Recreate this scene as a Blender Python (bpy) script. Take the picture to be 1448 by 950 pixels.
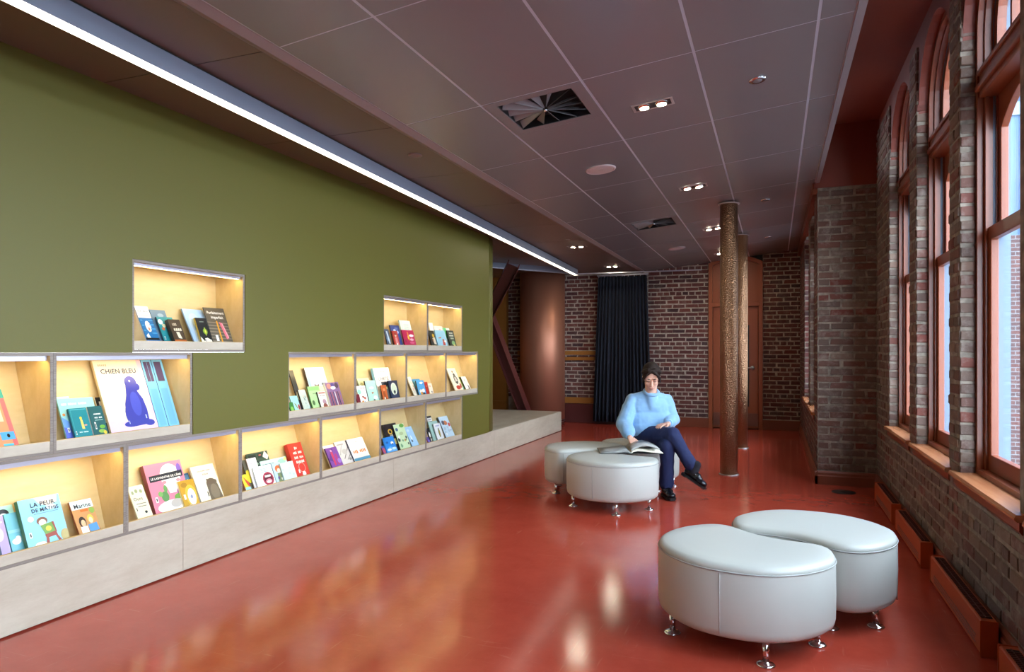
import bpy, bmesh, math, random
from mathutils import Vector, Matrix, Euler
random.seed(7)
for o in list(bpy.data.objects): bpy.data.objects.remove(o, do_unlink=True)
scene = bpy.context.scene
COL = scene.collection
PI = math.pi

# ------------------------------------------------------------------ camera
YAW = math.atan(371.6/965.3)
CAM_H = 1.328
cam_d = bpy.data.cameras.new('camera'); cam_o = bpy.data.objects.new('camera', cam_d); COL.objects.link(cam_o)
cam_d.sensor_width = 36.0; cam_d.lens = 965.3/1448*36.0; cam_d.shift_y = 21.2/1448
cam_d.clip_start = 0.05
cam_o.location = (0, 0, CAM_H); cam_o.rotation_euler = (PI/2, 0, YAW)
scene.camera = cam_o

# ------------------------------------------------------------------ world, exposure
world = bpy.data.worlds.new('overcast_sky'); scene.world = world; world.use_nodes = True
wn = world.node_tree.nodes; wl = world.node_tree.links; wn.clear()
w_out = wn.new('ShaderNodeOutputWorld'); w_bg = wn.new('ShaderNodeBackground')
w_tc = wn.new('ShaderNodeTexCoord'); w_sep = wn.new('ShaderNodeSeparateXYZ'); w_ramp = wn.new('ShaderNodeValToRGB')
wl.new(w_tc.outputs['Generated'], w_sep.inputs[0]); wl.new(w_sep.outputs['Z'], w_ramp.inputs['Fac'])
w_ramp.color_ramp.elements[0].position = 0.0; w_ramp.color_ramp.elements[0].color = (0.80, 0.89, 1.0, 1)
w_ramp.color_ramp.elements[1].position = 0.7; w_ramp.color_ramp.elements[1].color = (0.74, 0.85, 1.0, 1)
wl.new(w_ramp.outputs['Color'], w_bg.inputs['Color']); w_bg.inputs['Strength'].default_value = 12.0
wl.new(w_bg.outputs[0], w_out.inputs['Surface'])
vs = scene.view_settings
vs.view_transform = 'Standard'; vs.look = 'None'; vs.gamma = 1.0; vs.use_curve_mapping = False
vs.exposure = 0.58

LED_NICHE = 20.0        # lamp strengths, used by the builders below
LED_LINE = 2.2
LED_SPOT = 220.0

# ------------------------------------------------------------------ materials
def srgb(r, g, b):
    def f(v):
        v /= 255.0
        return v/12.92 if v <= 0.04045 else ((v+0.055)/1.055)**2.4
    return (f(r), f(g), f(b), 1.0)

def mat(name, col, rough=0.5, metal=0.0, spec=0.5, coat=0.0):
    m = bpy.data.materials.new(name); m.use_nodes = True
    b = m.node_tree.nodes['Principled BSDF']
    b.inputs['Base Color'].default_value = col; b.inputs['Roughness'].default_value = rough
    b.inputs['Metallic'].default_value = metal; b.inputs['Specular IOR Level'].default_value = spec
    b.inputs['Coat Weight'].default_value = coat
    return m
def N(m, t, **kw):
    n = m.node_tree.nodes.new(t)
    for k, v in kw.items():
        if k in n.inputs: n.inputs[k].default_value = v
        else: setattr(n, k, v)
    return n
def Lk(m, a, b): m.node_tree.links.new(a, b)
def bsdf(m): return m.node_tree.nodes['Principled BSDF']
def add_bump(m, scale, strength, detail=4, dist=0.01, kind='noise', stretch=None, rough=0.6):
    tc = N(m, 'ShaderNodeTexCoord'); src = tc.outputs['Object']
    if stretch:
        mp = N(m, 'ShaderNodeMapping'); mp.inputs['Scale'].default_value = stretch; Lk(m, src, mp.inputs['Vector']); src = mp.outputs[0]
    if kind == 'noise':
        t = N(m, 'ShaderNodeTexNoise', Scale=scale, Detail=detail, Roughness=rough); o = t.outputs['Fac']
    else:
        t = N(m, 'ShaderNodeTexVoronoi', Scale=scale); o = t.outputs['Distance']
    Lk(m, src, t.inputs['Vector'])
    bp = N(m, 'ShaderNodeBump', Strength=strength, Distance=dist); Lk(m, o, bp.inputs['Height'])
    Lk(m, bp.outputs[0], bsdf(m).inputs['Normal'])
    return t
def vary(m, c1, c2, scale, detail=4, stretch=None, lo=0.35, hi=0.65, rough=0.6):
    tc = N(m, 'ShaderNodeTexCoord'); src = tc.outputs['Object']
    if stretch:
        mp = N(m, 'ShaderNodeMapping'); mp.inputs['Scale'].default_value = stretch; Lk(m, src, mp.inputs['Vector']); src = mp.outputs[0]
    t = N(m, 'ShaderNodeTexNoise', Scale=scale, Detail=detail, Roughness=rough); Lk(m, src, t.inputs['Vector'])
    r = N(m, 'ShaderNodeValToRGB'); e = r.color_ramp.elements
    e[0].position = lo; e[0].color = c1; e[1].position = hi; e[1].color = c2
    Lk(m, t.outputs['Fac'], r.inputs['Fac']); Lk(m, r.outputs['Color'], bsdf(m).inputs['Base Color'])
    return r
def emis(name, col, strength):
    m = mat(name, (0.8, 0.8, 0.8, 1), 0.5)
    bsdf(m).inputs['Emission Color'].default_value = col; bsdf(m).inputs['Emission Strength'].default_value = strength
    return m

M = {}
M['green'] = mat('green_wall_paint', srgb(102, 98, 40), 0.46, 0.0, 0.35)
add_bump(M['green'], 60, 0.03)
M['floor'] = mat('red_linoleum', srgb(170, 62, 42), 0.2)
vary(M['floor'], srgb(164, 58, 42), srgb(184, 74, 55), 1.6, 8, lo=0.3, hi=0.7, rough=0.75)
def floor_detail(m):
    tc = N(m, 'ShaderNodeTexCoord')
    n1 = N(m, 'ShaderNodeTexNoise', Scale=1.7, Detail=2.0); n2 = N(m, 'ShaderNodeTexNoise', Scale=14.0, Detail=8.0, Roughness=0.7)
    Lk(m, tc.outputs['Object'], n1.inputs['Vector']); Lk(m, tc.outputs['Object'], n2.inputs['Vector'])
    b1 = N(m, 'ShaderNodeBump', Strength=0.075, Distance=0.02); b2 = N(m, 'ShaderNodeBump', Strength=0.05, Distance=0.004)
    Lk(m, n1.outputs['Fac'], b1.inputs['Height']); Lk(m, n2.outputs['Fac'], b2.inputs['Height'])
    Lk(m, b1.outputs[0], b2.inputs['Normal']); Lk(m, b2.outputs[0], bsdf(m).inputs['Normal'])
    # fine scuffs: thin stretched noise raises colour and roughness
    mp = N(m, 'ShaderNodeMapping'); mp.inputs['Scale'].default_value = (60, 3, 1); mp.inputs['Rotation'].default_value = (0, 0, 0.5)
    mp2 = N(m, 'ShaderNodeMapping'); mp2.inputs['Scale'].default_value = (3, 55, 1); mp2.inputs['Rotation'].default_value = (0, 0, 0.2)
    fs = []
    for p in (mp, mp2):
        Lk(m, tc.outputs['Object'], p.inputs['Vector'])
        s = N(m, 'ShaderNodeTexNoise', Scale=1.0, Detail=3.0, Distortion=1.5); Lk(m, p.outputs[0], s.inputs['Vector'])
        r = N(m, 'ShaderNodeValToRGB'); r.color_ramp.elements[0].position = 0.66; r.color_ramp.elements[1].position = 0.78
        Lk(m, s.outputs['Fac'], r.inputs['Fac']); fs.append(r.outputs['Color'])
    mx = N(m, 'ShaderNodeMath', operation='MAXIMUM'); Lk(m, fs[0], mx.inputs[0]); Lk(m, fs[1], mx.inputs[1])
    sc = N(m, 'ShaderNodeMath', operation='MULTIPLY'); Lk(m, mx.outputs[0], sc.inputs[0]); sc.inputs[1].default_value = 0.28
    bc = bsdf(m).inputs['Base Color']; old = bc.links[0].from_socket
    mix = N(m, 'ShaderNodeMix', data_type='RGBA'); Lk(m, sc.outputs[0], mix.inputs['Factor'])
    Lk(m, old, mix.inputs['A']); mix.inputs['B'].default_value = srgb(205, 130, 105); Lk(m, mix.outputs['Result'], bc)
    mr = N(m, 'ShaderNodeMapRange'); Lk(m, n2.outputs['Fac'], mr.inputs['Value']); mr.inputs['To Min'].default_value = 0.07; mr.inputs['To Max'].default_value = 0.20
    Lk(m, mr.outputs[0], bsdf(m).inputs['Roughness'])
floor_detail(M['floor'])
M['tile'] = mat('ceiling_tile_metal', srgb(132, 126, 127), 0.24)
add_bump(M['tile'], 3.0, 0.02, 2)
M['tile_left'] = mat('ceiling_board', srgb(116, 98, 88), 0.4)
M['grid'] = mat('ceiling_grid_metal', srgb(190, 188, 198), 0.35)
M['fascia'] = mat('ceiling_fascia', srgb(140, 132, 134), 0.4)
M['trim_ceiling'] = mat('ceiling_trim', srgb(128, 104, 98), 0.4)
M['dark'] = mat('dark_void', srgb(14, 12, 12), 0.8)
M['lamp_body'] = mat('lamp_grey_paint', srgb(128, 134, 150), 0.4)
M['lamp_glow'] = emis('lamp_diffuser_glow', (1.0, 0.93, 0.76, 1), LED_LINE)
M['led_glow'] = emis('led_warm_glow', (1.0, 0.75, 0.29, 1), LED_NICHE)
M['led_off'] = mat('led_diffuser_off', srgb(215, 212, 205), 0.5)
M['alu'] = mat('aluminium_profile', srgb(176, 172, 184), 0.35, 0.6)
M['spot_glow'] = emis('spot_glow', (1.0, 0.90, 0.66, 1), LED_SPOT)
M['spot_frame'] = mat('spot_frame_paint', srgb(176, 158, 152), 0.4)
M['speaker'] = mat('speaker_paint', srgb(200, 178, 176), 0.6)
M['ply'] = mat('birch_plywood', srgb(222, 202, 166), 0.45)
vary(M['ply'], srgb(206, 178, 124), srgb(218, 192, 140), 2.2, 7, stretch=(6, 0.8, 3), rough=0.7)
M['plinth'] = mat('pale_birch_plywood', srgb(205, 194, 178), 0.42)
vary(M['plinth'], srgb(178, 162, 140), srgb(202, 190, 170), 1.6, 8, stretch=(3, 1.1, 4), lo=0.28, hi=0.66, rough=0.75)
M['ply_edge'] = mat('plywood_edge', srgb(160, 148, 136), 0.55)
vary(M['ply_edge'], srgb(122, 108, 98), srgb(150, 138, 126), 5, 3, stretch=(90, 0.4, 90))
M['wood'] = mat('brown_painted_wood', srgb(124, 60, 34), 0.32)
add_bump(M['wood'], 40, 0.02)
M['sill'] = mat('pale_varnished_sill', srgb(188, 124, 84), 0.25)
vary(M['sill'], srgb(170, 104, 66), srgb(196, 134, 94), 3, 5, stretch=(8, 0.7, 8))
M['door'] = mat('door_brown_paint', srgb(150, 78, 48), 0.38)
M['red_plaster'] = mat('dark_red_plaster', srgb(118, 44, 22), 0.5)
add_bump(M['red_plaster'], 25, 0.04)
M['heater'] = mat('heater_orange_paint', srgb(178, 72, 28), 0.4)
M['base'] = mat('baseboard_brown_paint', srgb(122, 62, 42), 0.4)
M['mortar'] = mat('lime_mortar', srgb(150, 132, 116), 0.95)
vary(M['mortar'], srgb(150, 136, 124), srgb(190, 176, 162), 14, 6)
M['mortar_grey'] = mat('grey_mortar', srgb(112, 104, 98), 0.95)
vary(M['mortar_grey'], srgb(100, 90, 80), srgb(148, 136, 122), 14, 6)
def brick_mat(name, cols, wash=0.0):
    m = mat(name, cols[0], 0.85)
    oi = N(m, 'ShaderNodeObjectInfo'); gi = N(m, 'ShaderNodeNewGeometry')
    ad = N(m, 'ShaderNodeMath', operation='ADD'); Lk(m, oi.outputs['Random'], ad.inputs[0]); Lk(m, gi.outputs['Random Per Island'], ad.inputs[1])
    fr = N(m, 'ShaderNodeMath', operation='FRACT'); Lk(m, ad.outputs[0], fr.inputs[0])
    r = N(m, 'ShaderNodeValToRGB'); cr = r.color_ramp; cr.interpolation = 'LINEAR'
    while len(cr.elements) < len(cols): cr.elements.new(0.5)
    for i, c in enumerate(cols): cr.elements[i].position = i/(len(cols)-1); cr.elements[i].color = c
    Lk(m, fr.outputs[0], r.inputs['Fac'])
    t = N(m, 'ShaderNodeTexNoise', Scale=9.0, Detail=8.0, Roughness=0.7)
    Lk(m, gi.outputs['Position'], t.inputs['Vector'])
    rr = N(m, 'ShaderNodeValToRGB'); rr.color_ramp.elements[0].position = 0.5; rr.color_ramp.elements[1].position = 0.72
    Lk(m, t.outputs['Fac'], rr.inputs['Fac'])
    k = N(m, 'ShaderNodeMath', operation='MULTIPLY'); Lk(m, rr.outputs['Color'], k.inputs[0]); k.inputs[1].default_value = wash
    mix = N(m, 'ShaderNodeMix', data_type='RGBA'); Lk(m, k.outputs[0], mix.inputs['Factor']); Lk(m, r.outputs['Color'], mix.inputs['A'])
    mix.inputs['B'].default_value = srgb(150, 138, 128); Lk(m, mix.outputs['Result'], bsdf(m).inputs['Base Color'])
    t2 = N(m, 'ShaderNodeTexNoise', Scale=70.0, Detail=5.0); Lk(m, gi.outputs['Position'], t2.inputs['Vector'])
    bp = N(m, 'ShaderNodeBump', Strength=0.5, Distance=0.004); Lk(m, t2.outputs['Fac'], bp.inputs['Height']); Lk(m, bp.outputs[0], bsdf(m).inputs['Normal'])
    return m
M['brick'] = brick_mat('red_brick', [srgb(84, 44, 42), srgb(102, 52, 46), srgb(78, 44, 44), srgb(110, 58, 50), srgb(92, 58, 54), srgb(66, 40, 42), srgb(104, 50, 42)], 0.3)
M['brick_grey'] = brick_mat('weathered_grey_brick', [srgb(108, 86, 74), srgb(90, 70, 62), srgb(118, 96, 82), srgb(98, 62, 52), srgb(94, 76, 68), srgb(106, 52, 42), srgb(106, 88, 78), srgb(88, 68, 60)], 0.65)
M['copper'] = mat('copper_cladding', srgb(190, 128, 102), 0.48, 0.7)
add_bump(M['copper'], 1.5, 0.05, 2)
M['bronze'] = mat('hammered_bronze_paint', srgb(158, 118, 88), 0.30, 0.85)
add_bump(M['bronze'], 80, 1.0, dist=0.010, kind='voronoi')
M['steel_red'] = mat('red_brown_steel', srgb(86, 36, 33), 0.45)
M['ochre'] = mat('ochre_wall_paint', srgb(150, 96, 30), 0.6)
M['curtain'] = mat('navy_curtain_cloth', srgb(20, 25, 40), 0.85)
add_bump(M['curtain'], 300, 0.1, dist=0.001)
M['vinyl'] = mat('pale_grey_vinyl', srgb(184, 184, 176), 0.42)
add_bump(M['vinyl'], 180, 0.05, dist=0.002)
M['seam'] = mat('vinyl_seam', srgb(168, 168, 164), 0.6)
M['chrome'] = mat('chrome', srgb(225, 225, 228), 0.08, 1.0)
M['black'] = mat('black_plastic', srgb(20, 20, 22), 0.4)
M['steel'] = mat('brushed_steel', srgb(190, 188, 186), 0.28, 1.0)
M['kick'] = mat('bronze_kick_plate', srgb(132, 92, 80), 0.35, 0.7)
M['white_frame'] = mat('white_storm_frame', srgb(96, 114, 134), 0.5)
M['asphalt'] = mat('outside_ground', srgb(96, 98, 102), 0.9)
M['ceil_plain'] = mat('hidden_plaster', srgb(110, 96, 92), 0.7)
def glass_mat():
    m = bpy.data.materials.new('window_glass'); m.use_nodes = True; nt = m.node_tree; nt.nodes.clear()
    o = nt.nodes.new('ShaderNodeOutputMaterial'); mx = nt.nodes.new('ShaderNodeMixShader'); tr = nt.nodes.new('ShaderNodeBsdfTransparent'); gl = nt.nodes.new('ShaderNodeBsdfGlossy')
    fc = nt.nodes.new('ShaderNodeLayerWeight'); fc.inputs['Blend'].default_value = 0.5
    pw = nt.nodes.new('ShaderNodeMath'); pw.operation = 'POWER'; pw.inputs[1].default_value = 5.0; nt.links.new(fc.outputs['Facing'], pw.inputs[0])
    lw = nt.nodes.new('ShaderNodeMath'); lw.operation = 'MULTIPLY_ADD'; lw.inputs[1].default_value = 0.6; lw.inputs[2].default_value = 0.02; nt.links.new(pw.outputs[0], lw.inputs[0])
    tr.inputs['Color'].default_value = (0.93, 0.97, 0.99, 1); gl.inputs['Roughness'].default_value = 0.02
    nt.links.new(lw.outputs[0], mx.inputs[0]); nt.links.new(tr.outputs[0], mx.inputs[1]); nt.links.new(gl.outputs[0], mx.inputs[2]); nt.links.new(mx.outputs[0], o.inputs['Surface'])
    return m
M['glass'] = glass_mat()
def exterior_brick():
    m = mat('far_brick_facade', srgb(120, 70, 60), 0.9)
    tc = N(m, 'ShaderNodeTexCoord'); mp = N(m, 'ShaderNodeMapping'); mp.inputs['Rotation'].default_value = (PI/2, 0, 0)
    Lk(m, tc.outputs['Object'], mp.inputs['Vector'])
    bt = N(m, 'ShaderNodeTexBrick', Scale=1.0); bt.inputs['Brick Width'].default_value = 0.22; bt.inputs['Row Height'].default_value = 0.074; bt.inputs['Mortar Size'].default_value = 0.008
    bt.inputs['Color1'].default_value = srgb(74, 44, 40); bt.inputs['Color2'].default_value = srgb(60, 40, 40); bt.inputs['Mortar'].default_value = srgb(92, 90, 92)
    Lk(m, mp.outputs[0], bt.inputs['Vector']); Lk(m, bt.outputs['Color'], bsdf(m).inputs['Base Color'])
    return m
M['ext_brick'] = exterior_brick()
M['ext_blue'] = mat('blue_grey_facade', srgb(84, 112, 142), 0.6)
vary(M['ext_blue'], srgb(44, 66, 92), srgb(78, 104, 128), 1.0, 4, stretch=(1.4, 1, 0.12))

# ------------------------------------------------------------------ mesh helpers
class MB:
    def __init__(s): s.v = []; s.f = []; s.m = []; s.sm = []; s.mi = 0; s.smooth = False
    def vert(s, p): s.v.append(tuple(p)); return len(s.v)-1
    def face(s, idx): s.f.append(tuple(idx)); s.m.append(s.mi); s.sm.append(s.smooth)
    def box(s, x0, x1, y0, y1, z0, z1):
        b = len(s.v)
        for x in (x0, x1):
            for y in (y0, y1):
                for z in (z0, z1): s.v.append((x, y, z))
        for q in ((0,1,3,2),(4,6,7,5),(0,4,5,1),(2,3,7,6),(0,2,6,4),(1,5,7,3)): s.face([b+i for i in q])
        return s
    def hexa(s, p8):      # bottom 4 (ccw), top 4
        b = len(s.v); s.v += [tuple(p) for p in p8]
        for q in ((3,2,1,0),(4,5,6,7),(0,1,5,4),(1,2,6,5),(2,3,7,6),(3,0,4,7)): s.face([b+i for i in q])
        return s
    def prism(s, poly, fn, h0, h1):      # poly 2d list ccw, fn(u,v,h)->xyz
        n = len(poly); b = len(s.v)
        for h in (h0, h1):
            for (u, v) in poly: s.v.append(tuple(fn(u, v, h)))
        s.face([b+i for i in reversed(range(n))]); s.face([b+n+i for i in range(n)])
        for i in range(n):
            j = (i+1) % n; s.face([b+i, b+j, b+n+j, b+n+i])
        return s
    def ring(s, outer, inner, fn, h0, h1):   # frame between two matching outlines
        n = len(outer); b = len(s.v)
        for h in (h0, h1):
            for P in (outer, inner):
                for (u, v) in P: s.v.append(tuple(fn(u, v, h)))
        o0, i0, o1, i1 = b, b+n, b+2*n, b+3*n
        for i in range(n):
            j = (i+1) % n
            s.face([o0+j, o0+i, i0+i, i0+j]); s.face([o1+i, o1+j, i1+j, i1+i])
            s.face([o0+i, o0+j, o1+j, o1+i]); s.face([i0+j, i0+i, i1+i, i1+j])
        return s
    def lathe(s, prof, c=(0,0,0), seg=24, axis='z', smooth=True, M4=None):
        b = len(s.v); n = len(prof); old = s.smooth; s.smooth = smooth
        for (r, h) in prof:
            for k in range(seg):
                a = 2*PI*k/seg; x, y = r*math.cos(a), r*math.sin(a)
                p = {'z': (x, y, h), 'x': (h, x, y), 'y': (x, h, y)}[axis]
                p = Vector(p)
                if M4: p = M4 @ p
                s.v.append((p[0]+c[0], p[1]+c[1], p[2]+c[2]))
        for i in range(n-1):
            for k in range(seg):
                k2 = (k+1) % seg
                s.face([b+i*seg+k, b+i*seg+k2, b+(i+1)*seg+k2, b+(i+1)*seg+k])
        s.smooth = False
        if prof[0][0] > 1e-6: s.face([b+k for k in reversed(range(seg))])
        if prof[-1][0] > 1e-6: s.face([b+(n-1)*seg+k for k in range(seg)])
        s.smooth = old
        return s
    def tube(s, pts, r, seg=10):
        pts = [Vector(p) for p in pts]; b = len(s.v); old = s.smooth; s.smooth = True
        for i, p in enumerate(pts):
            t = (pts[min(i+1, len(pts)-1)]-pts[max(i-1, 0)]).normalized()
            u = t.cross(Vector((0, 0, 1)));
            if u.length < 1e-3: u = t.cross(Vector((1, 0, 0)))
            u.normalize(); w = u.cross(t)
            rr = r[i] if isinstance(r, (list, tuple)) else r
            for k in range(seg):
                a = 2*PI*k/seg; s.v.append(tuple(p+rr*(math.cos(a)*u+math.sin(a)*w)))
        for i in range(len(pts)-1):
            for k in range(seg):
                k2 = (k+1) % seg; s.face([b+i*seg+k, b+i*seg+k2, b+(i+1)*seg+k2, b+(i+1)*seg+k])
        s.smooth = False
        s.face([b+k for k in reversed(range(seg))]); s.face([b+(len(pts)-1)*seg+k for k in range(seg)])
        s.smooth = old
        return s
    def mesh(s, name, mats):
        me = bpy.data.meshes.new(name); me.from_pydata(s.v, [], s.f)
        for mm in (mats if isinstance(mats, (list, tuple)) else [mats]): me.materials.append(mm)
        me.polygons.foreach_set('material_index', s.m); me.polygons.foreach_set('use_smooth', s.sm)
        bm = bmesh.new(); bm.from_mesh(me); bmesh.ops.recalc_face_normals(bm, faces=bm.faces); bm.to_mesh(me); bm.free()
        me.update(); return me
    def build(s, name, mats, parent=None, bevel=0.0):
        o = link(name, s.mesh(name, mats), parent)
        if bevel:
            md = o.modifiers.new('bevel', 'BEVEL'); md.width = bevel; md.segments = 2; md.limit_method = 'ANGLE'; md.angle_limit = 0.7
        return o
def link(name, me, parent=None, mtx=None):
    o = bpy.data.objects.new(name, me); COL.objects.link(o)
    if parent: o.parent = parent
    if mtx is not None: o.matrix_local = mtx
    return o
def tag(o, label=None, cat=None, group=None, kind=None):
    if label: o['label'] = label
    if cat: o['category'] = cat
    if group: o['group'] = group
    if kind: o['kind'] = kind
    return o
def empty(name, loc=(0,0,0), rz=0.0):
    o = bpy.data.objects.new(name, None); COL.objects.link(o); o.location = loc; o.rotation_euler = (0, 0, rz); o.empty_display_size = 0.1
    return o
def thing(name, label, cat, loc=(0,0,0), rz=0.0, group=None):
    return tag(empty(name, loc, rz), label, cat, group)
def dup(root, loc, rz=None, label=None):
    r = root.copy(); COL.objects.link(r); r.location = loc
    if rz is not None: r.rotation_euler = (0, 0, rz)
    if label: r['label'] = label
    for ch in root.children:
        c = ch.copy(); COL.objects.link(c); c.parent = r
        for g in ch.children:
            d = g.copy(); COL.objects.link(d); d.parent = c
    return r
def box(name, x0, x1, y0, y1, z0, z1, m, parent=None, bevel=0.0): return MB().box(x0, x1, y0, y1, z0, z1).build(name, m, parent, bevel)

# ------------------------------------------------------------------ bricks
def brick_meshes(m):
    out = []
    for k in range(5):
        rnd = random.Random(k)
        b = MB(); j = lambda a: a+rnd.uniform(-0.045, 0.045)
        c = 0.06
        # unit brick: u 0..1, v 0..1, front at w=1, chamfered front edge
        P = [(0,0,0),(1,0,0),(1,1,0),(0,1,0)]
        F = [(j(0.02),j(0.06),0.75),(j(0.98),j(0.06),0.75),(j(0.98),j(0.94),0.75),(j(0.02),j(0.94),0.75)]
        T = [(0.05+rnd.uniform(-.02,.02),0.16+rnd.uniform(-.05,.05),1),(0.95+rnd.uniform(-.02,.02),0.16+rnd.uniform(-.05,.05),1),(0.95+rnd.uniform(-.02,.02),0.86+rnd.uniform(-.05,.05),1),(0.05+rnd.uniform(-.02,.02),0.86+rnd.uniform(-.05,.05),1)]
        for p in P+F+T: b.vert(p)
        for a0 in (0, 4):
            for i in range(4): b.face([a0+i, a0+(i+1) % 4, a0+4+(i+1) % 4, a0+4+i])
        b.face([8, 9, 10, 11])
        out.append(b.mesh('brick', m))
    return out
BRK = {'brick': brick_meshes(M['brick']), 'brick_grey': brick_meshes(M['brick_grey'])}
def lay_bricks(org, u, n, length, z0, z1, kind, holes=(), course=0.0735, blen=0.218, joint=0.012, proud=0.006, seed=0, header_every=6, wob=0.003):
    """list of (matrix, kind, centre) for bricks on a vertical rectangle; org = start at z=0, u = unit dir, n = outward normal"""
    rnd = random.Random(seed); u = Vector(u); n = Vector(n); out = []
    k = 0; z = z0
    while z+course*0.7 <= z1:
        head = header_every and (k % header_every == header_every-1)
        L = blen/2 if head else blen
        s = -L*(0.5 if k % 2 else 0.0)
        while s < length:
            a = max(s, 0)+joint/2; b = min(s+L*rnd.uniform(0.96, 1.04), length)-joint/2; s += L
            if b-a < 0.03: continue
            zc = z+course/2; mid = (a+b)/2
            if any(h[0]-0.02 < mid+ (b-a)/2*0.6 and mid-(b-a)/2*0.6 < h[1]+0.02 and h[2] < zc < h[3] for h in holes): continue
            dz = rnd.uniform(-wob, wob); hgt = course-joint+rnd.uniform(-0.004, 0.002)
            pr = proud+rnd.uniform(-0.002, 0.003)
            p = Vector(org)+u*a+Vector((0, 0, z+joint/2+dz))-n*0.01
            R = Matrix((u*(b-a), Vector((0, 0, 1))*hgt, n*(pr+0.01))).transposed().to_4x4()
            out.append((Matrix.Translation(p) @ R, kind, p))
        z += course; k += 1
    return out
def place_bricks(lst, parent, mats, limit=300):
    cp = Vector((0, 0, CAM_H))
    lst = sorted(lst, key=lambda t: (t[2]-cp).length)
    inv = parent.matrix_world.inverted()
    for i, (mx, kind, p) in enumerate(lst[:limit]):
        me = BRK[kind][random.randrange(5)]
        o = link('brick', me, parent); o.matrix_local = inv @ mx
    rest = lst[limit:]
    if rest:
        b = MB()
        for i, (mx, kind, p) in enumerate(rest):
            me = BRK[kind][random.randrange(5)]; s0 = len(b.v)
            for v in me.vertices: b.v.append(tuple(mx @ v.co))
            for q in me.polygons: b.face([s0+x for x in q.vertices])
        o = b.build('brick_courses', M[rest[0][1]], parent); o['kind'] = 'stuff'
        o.matrix_parent_inverse = inv
# ================================================================== SETTING
WX = -3.32; XR = 0.93; XF = 0.40; YB = 12.28; YJ = 7.47; YFRONT = -3.0
def cz(x): return 2.974+0.104*x          # sloped tiled ceiling
ZL = 2.745                               # flat ceiling strip along the green wall
def struct(o): o['kind'] = 'structure'; return o

struct(MB().box(-6.4, 1.3, YFRONT-0.2, YB+0.4, -0.1, 0.0).build('floor', M['floor']))

# --- niches in the green wall: key -> (y0, y1, z0, z1, lit)
NICHE = {}
for k, (a, b) in dict(B0=(1.866,2.728),B1=(2.728,3.585),B2=(3.585,4.448),B3=(4.448,5.309),B4=(5.309,6.17),B5=(6.17,7.036),
    M0=(1.464,2.325),M1=(2.325,3.184),M2=(4.058,4.916),M3=(4.916,5.777),M4=(5.777,6.625),M5=(6.625,7.47),T0=(2.763,3.625),T1=(5.357,6.207),T2=(6.207,7.036)).items():
    z0 = {'B': .32, 'M': .82, 'T': 1.32}[k[0]]; z1 = {'B': .82, 'M': 1.32, 'T': 1.838}[k[0]]
    NICHE[k] = (a, b, z0, z1, k not in ('B4', 'B5'))

# --- green wall with real openings and a rounded far end
def green_wall():
    ys = {YFRONT, 7.80}; zs = {0.32, ZL}
    for (a, b, c, d, _) in NICHE.values(): ys |= {a, b}; zs |= {c, d}
    ys = sorted(ys); zs = sorted(zs); b = MB(); vid = {}
    def v(y, z):
        if (y, z) not in vid: vid[(y, z)] = b.vert((WX, y, z))
        return vid[(y, z)]
    for i in range(len(ys)-1):
        for j in range(len(zs)-1):
            yc, zc = (ys[i]+ys[i+1])/2, (zs[j]+zs[j+1])/2
            if any(a < yc < bb and c < zc < d for (a, bb, c, d, _) in NICHE.values()): continue
            b.face([v(ys[i], zs[j]), v(ys[i+1], zs[j]), v(ys[i+1], zs[j+1]), v(ys[i], zs[j+1])])
    R = 0.75; b.smooth = True; prev = None
    pts = [(WX-R+R*math.cos(t*PI/2/14), 7.80+R*math.sin(t*PI/2/14)) for t in range(15)]+[(-6.2, 8.55)]
    for (x, y) in pts:
        cur = (b.vert((x, y, 0.32)), b.vert((x, y, ZL)))
        if prev: b.face([prev[0], cur[0], cur[1], prev[1]])
        prev = cur
    o = b.build('wall_left', M['green']); md = o.modifiers.new('thick', 'SOLIDIFY'); md.thickness = 0.012; md.offset = 1.0 if False else -1.0
    return struct(o)
green_wall()
struct(box('wall_front', -3.5, 1.3, YFRONT-0.2, YFRONT, 0, 3.7, M['ceil_plain']))
struct(box('wall_far_left', -6.4, -6.2, 7.9, YB+0.3, 0, 3.6, M['ochre']))

# --- main sloped ceiling: backing grid plus one object per tile
def slope_box(b, x0, x1, y0, y1, t0, t1):      # slab between cz+t0 and cz+t1
    b.hexa([(x0,y0,cz(x0)+t0),(x1,y0,cz(x1)+t0),(x1,y1,cz(x1)+t0),(x0,y1,cz(x0)+t0),(x0,y0,cz(x0)+t1),(x1,y0,cz(x1)+t1),(x1,y1,cz(x1)+t1),(x0,y1,cz(x0)+t1)])
    return b
cb = MB()
for (xa, xb, ya, yb) in [(-2.168,-1.64,YFRONT,YB), (-1.04,0.395,YFRONT,YB), (-1.64,-1.04,YFRONT,3.78), (-1.64,-1.04,4.352,7.893), (-1.64,-1.04,8.455,YB)]: slope_box(cb, xa, xb, ya, yb, 0.001, 0.03)
ceil = struct(cb.build('ceiling', M['grid']))
CX = [-2.168, -1.652, -1.028, -0.406, 0.206, 0.378]
RY = [2.592+1.175*k for k in range(-5, 9)]
RY = [YFRONT]+[y for y in RY if YFRONT+0.1 < y < YB-0.1]+[YB]
SPLIT = {(1, 3.767): 4.365, (1, 7.292): 7.88}
for i in range(5):
    for j in range(len(RY)-1):
        spans = [(RY[j], RY[j+1])]
        for (ci, yy), ys_ in SPLIT.items():
            if ci == i and abs(yy-RY[j]) < 0.02:
                spans = [(ys_, RY[j+1])] if yy < 5 else [(RY[j], ys_)]
        for (a, b_) in spans:
            slope_box(MB(), CX[i]+0.0075, CX[i+1]-0.0075, a+0.0045, b_-0.0045, 0.0, 0.012).build('ceiling_tile', M['tile'], ceil)
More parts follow.
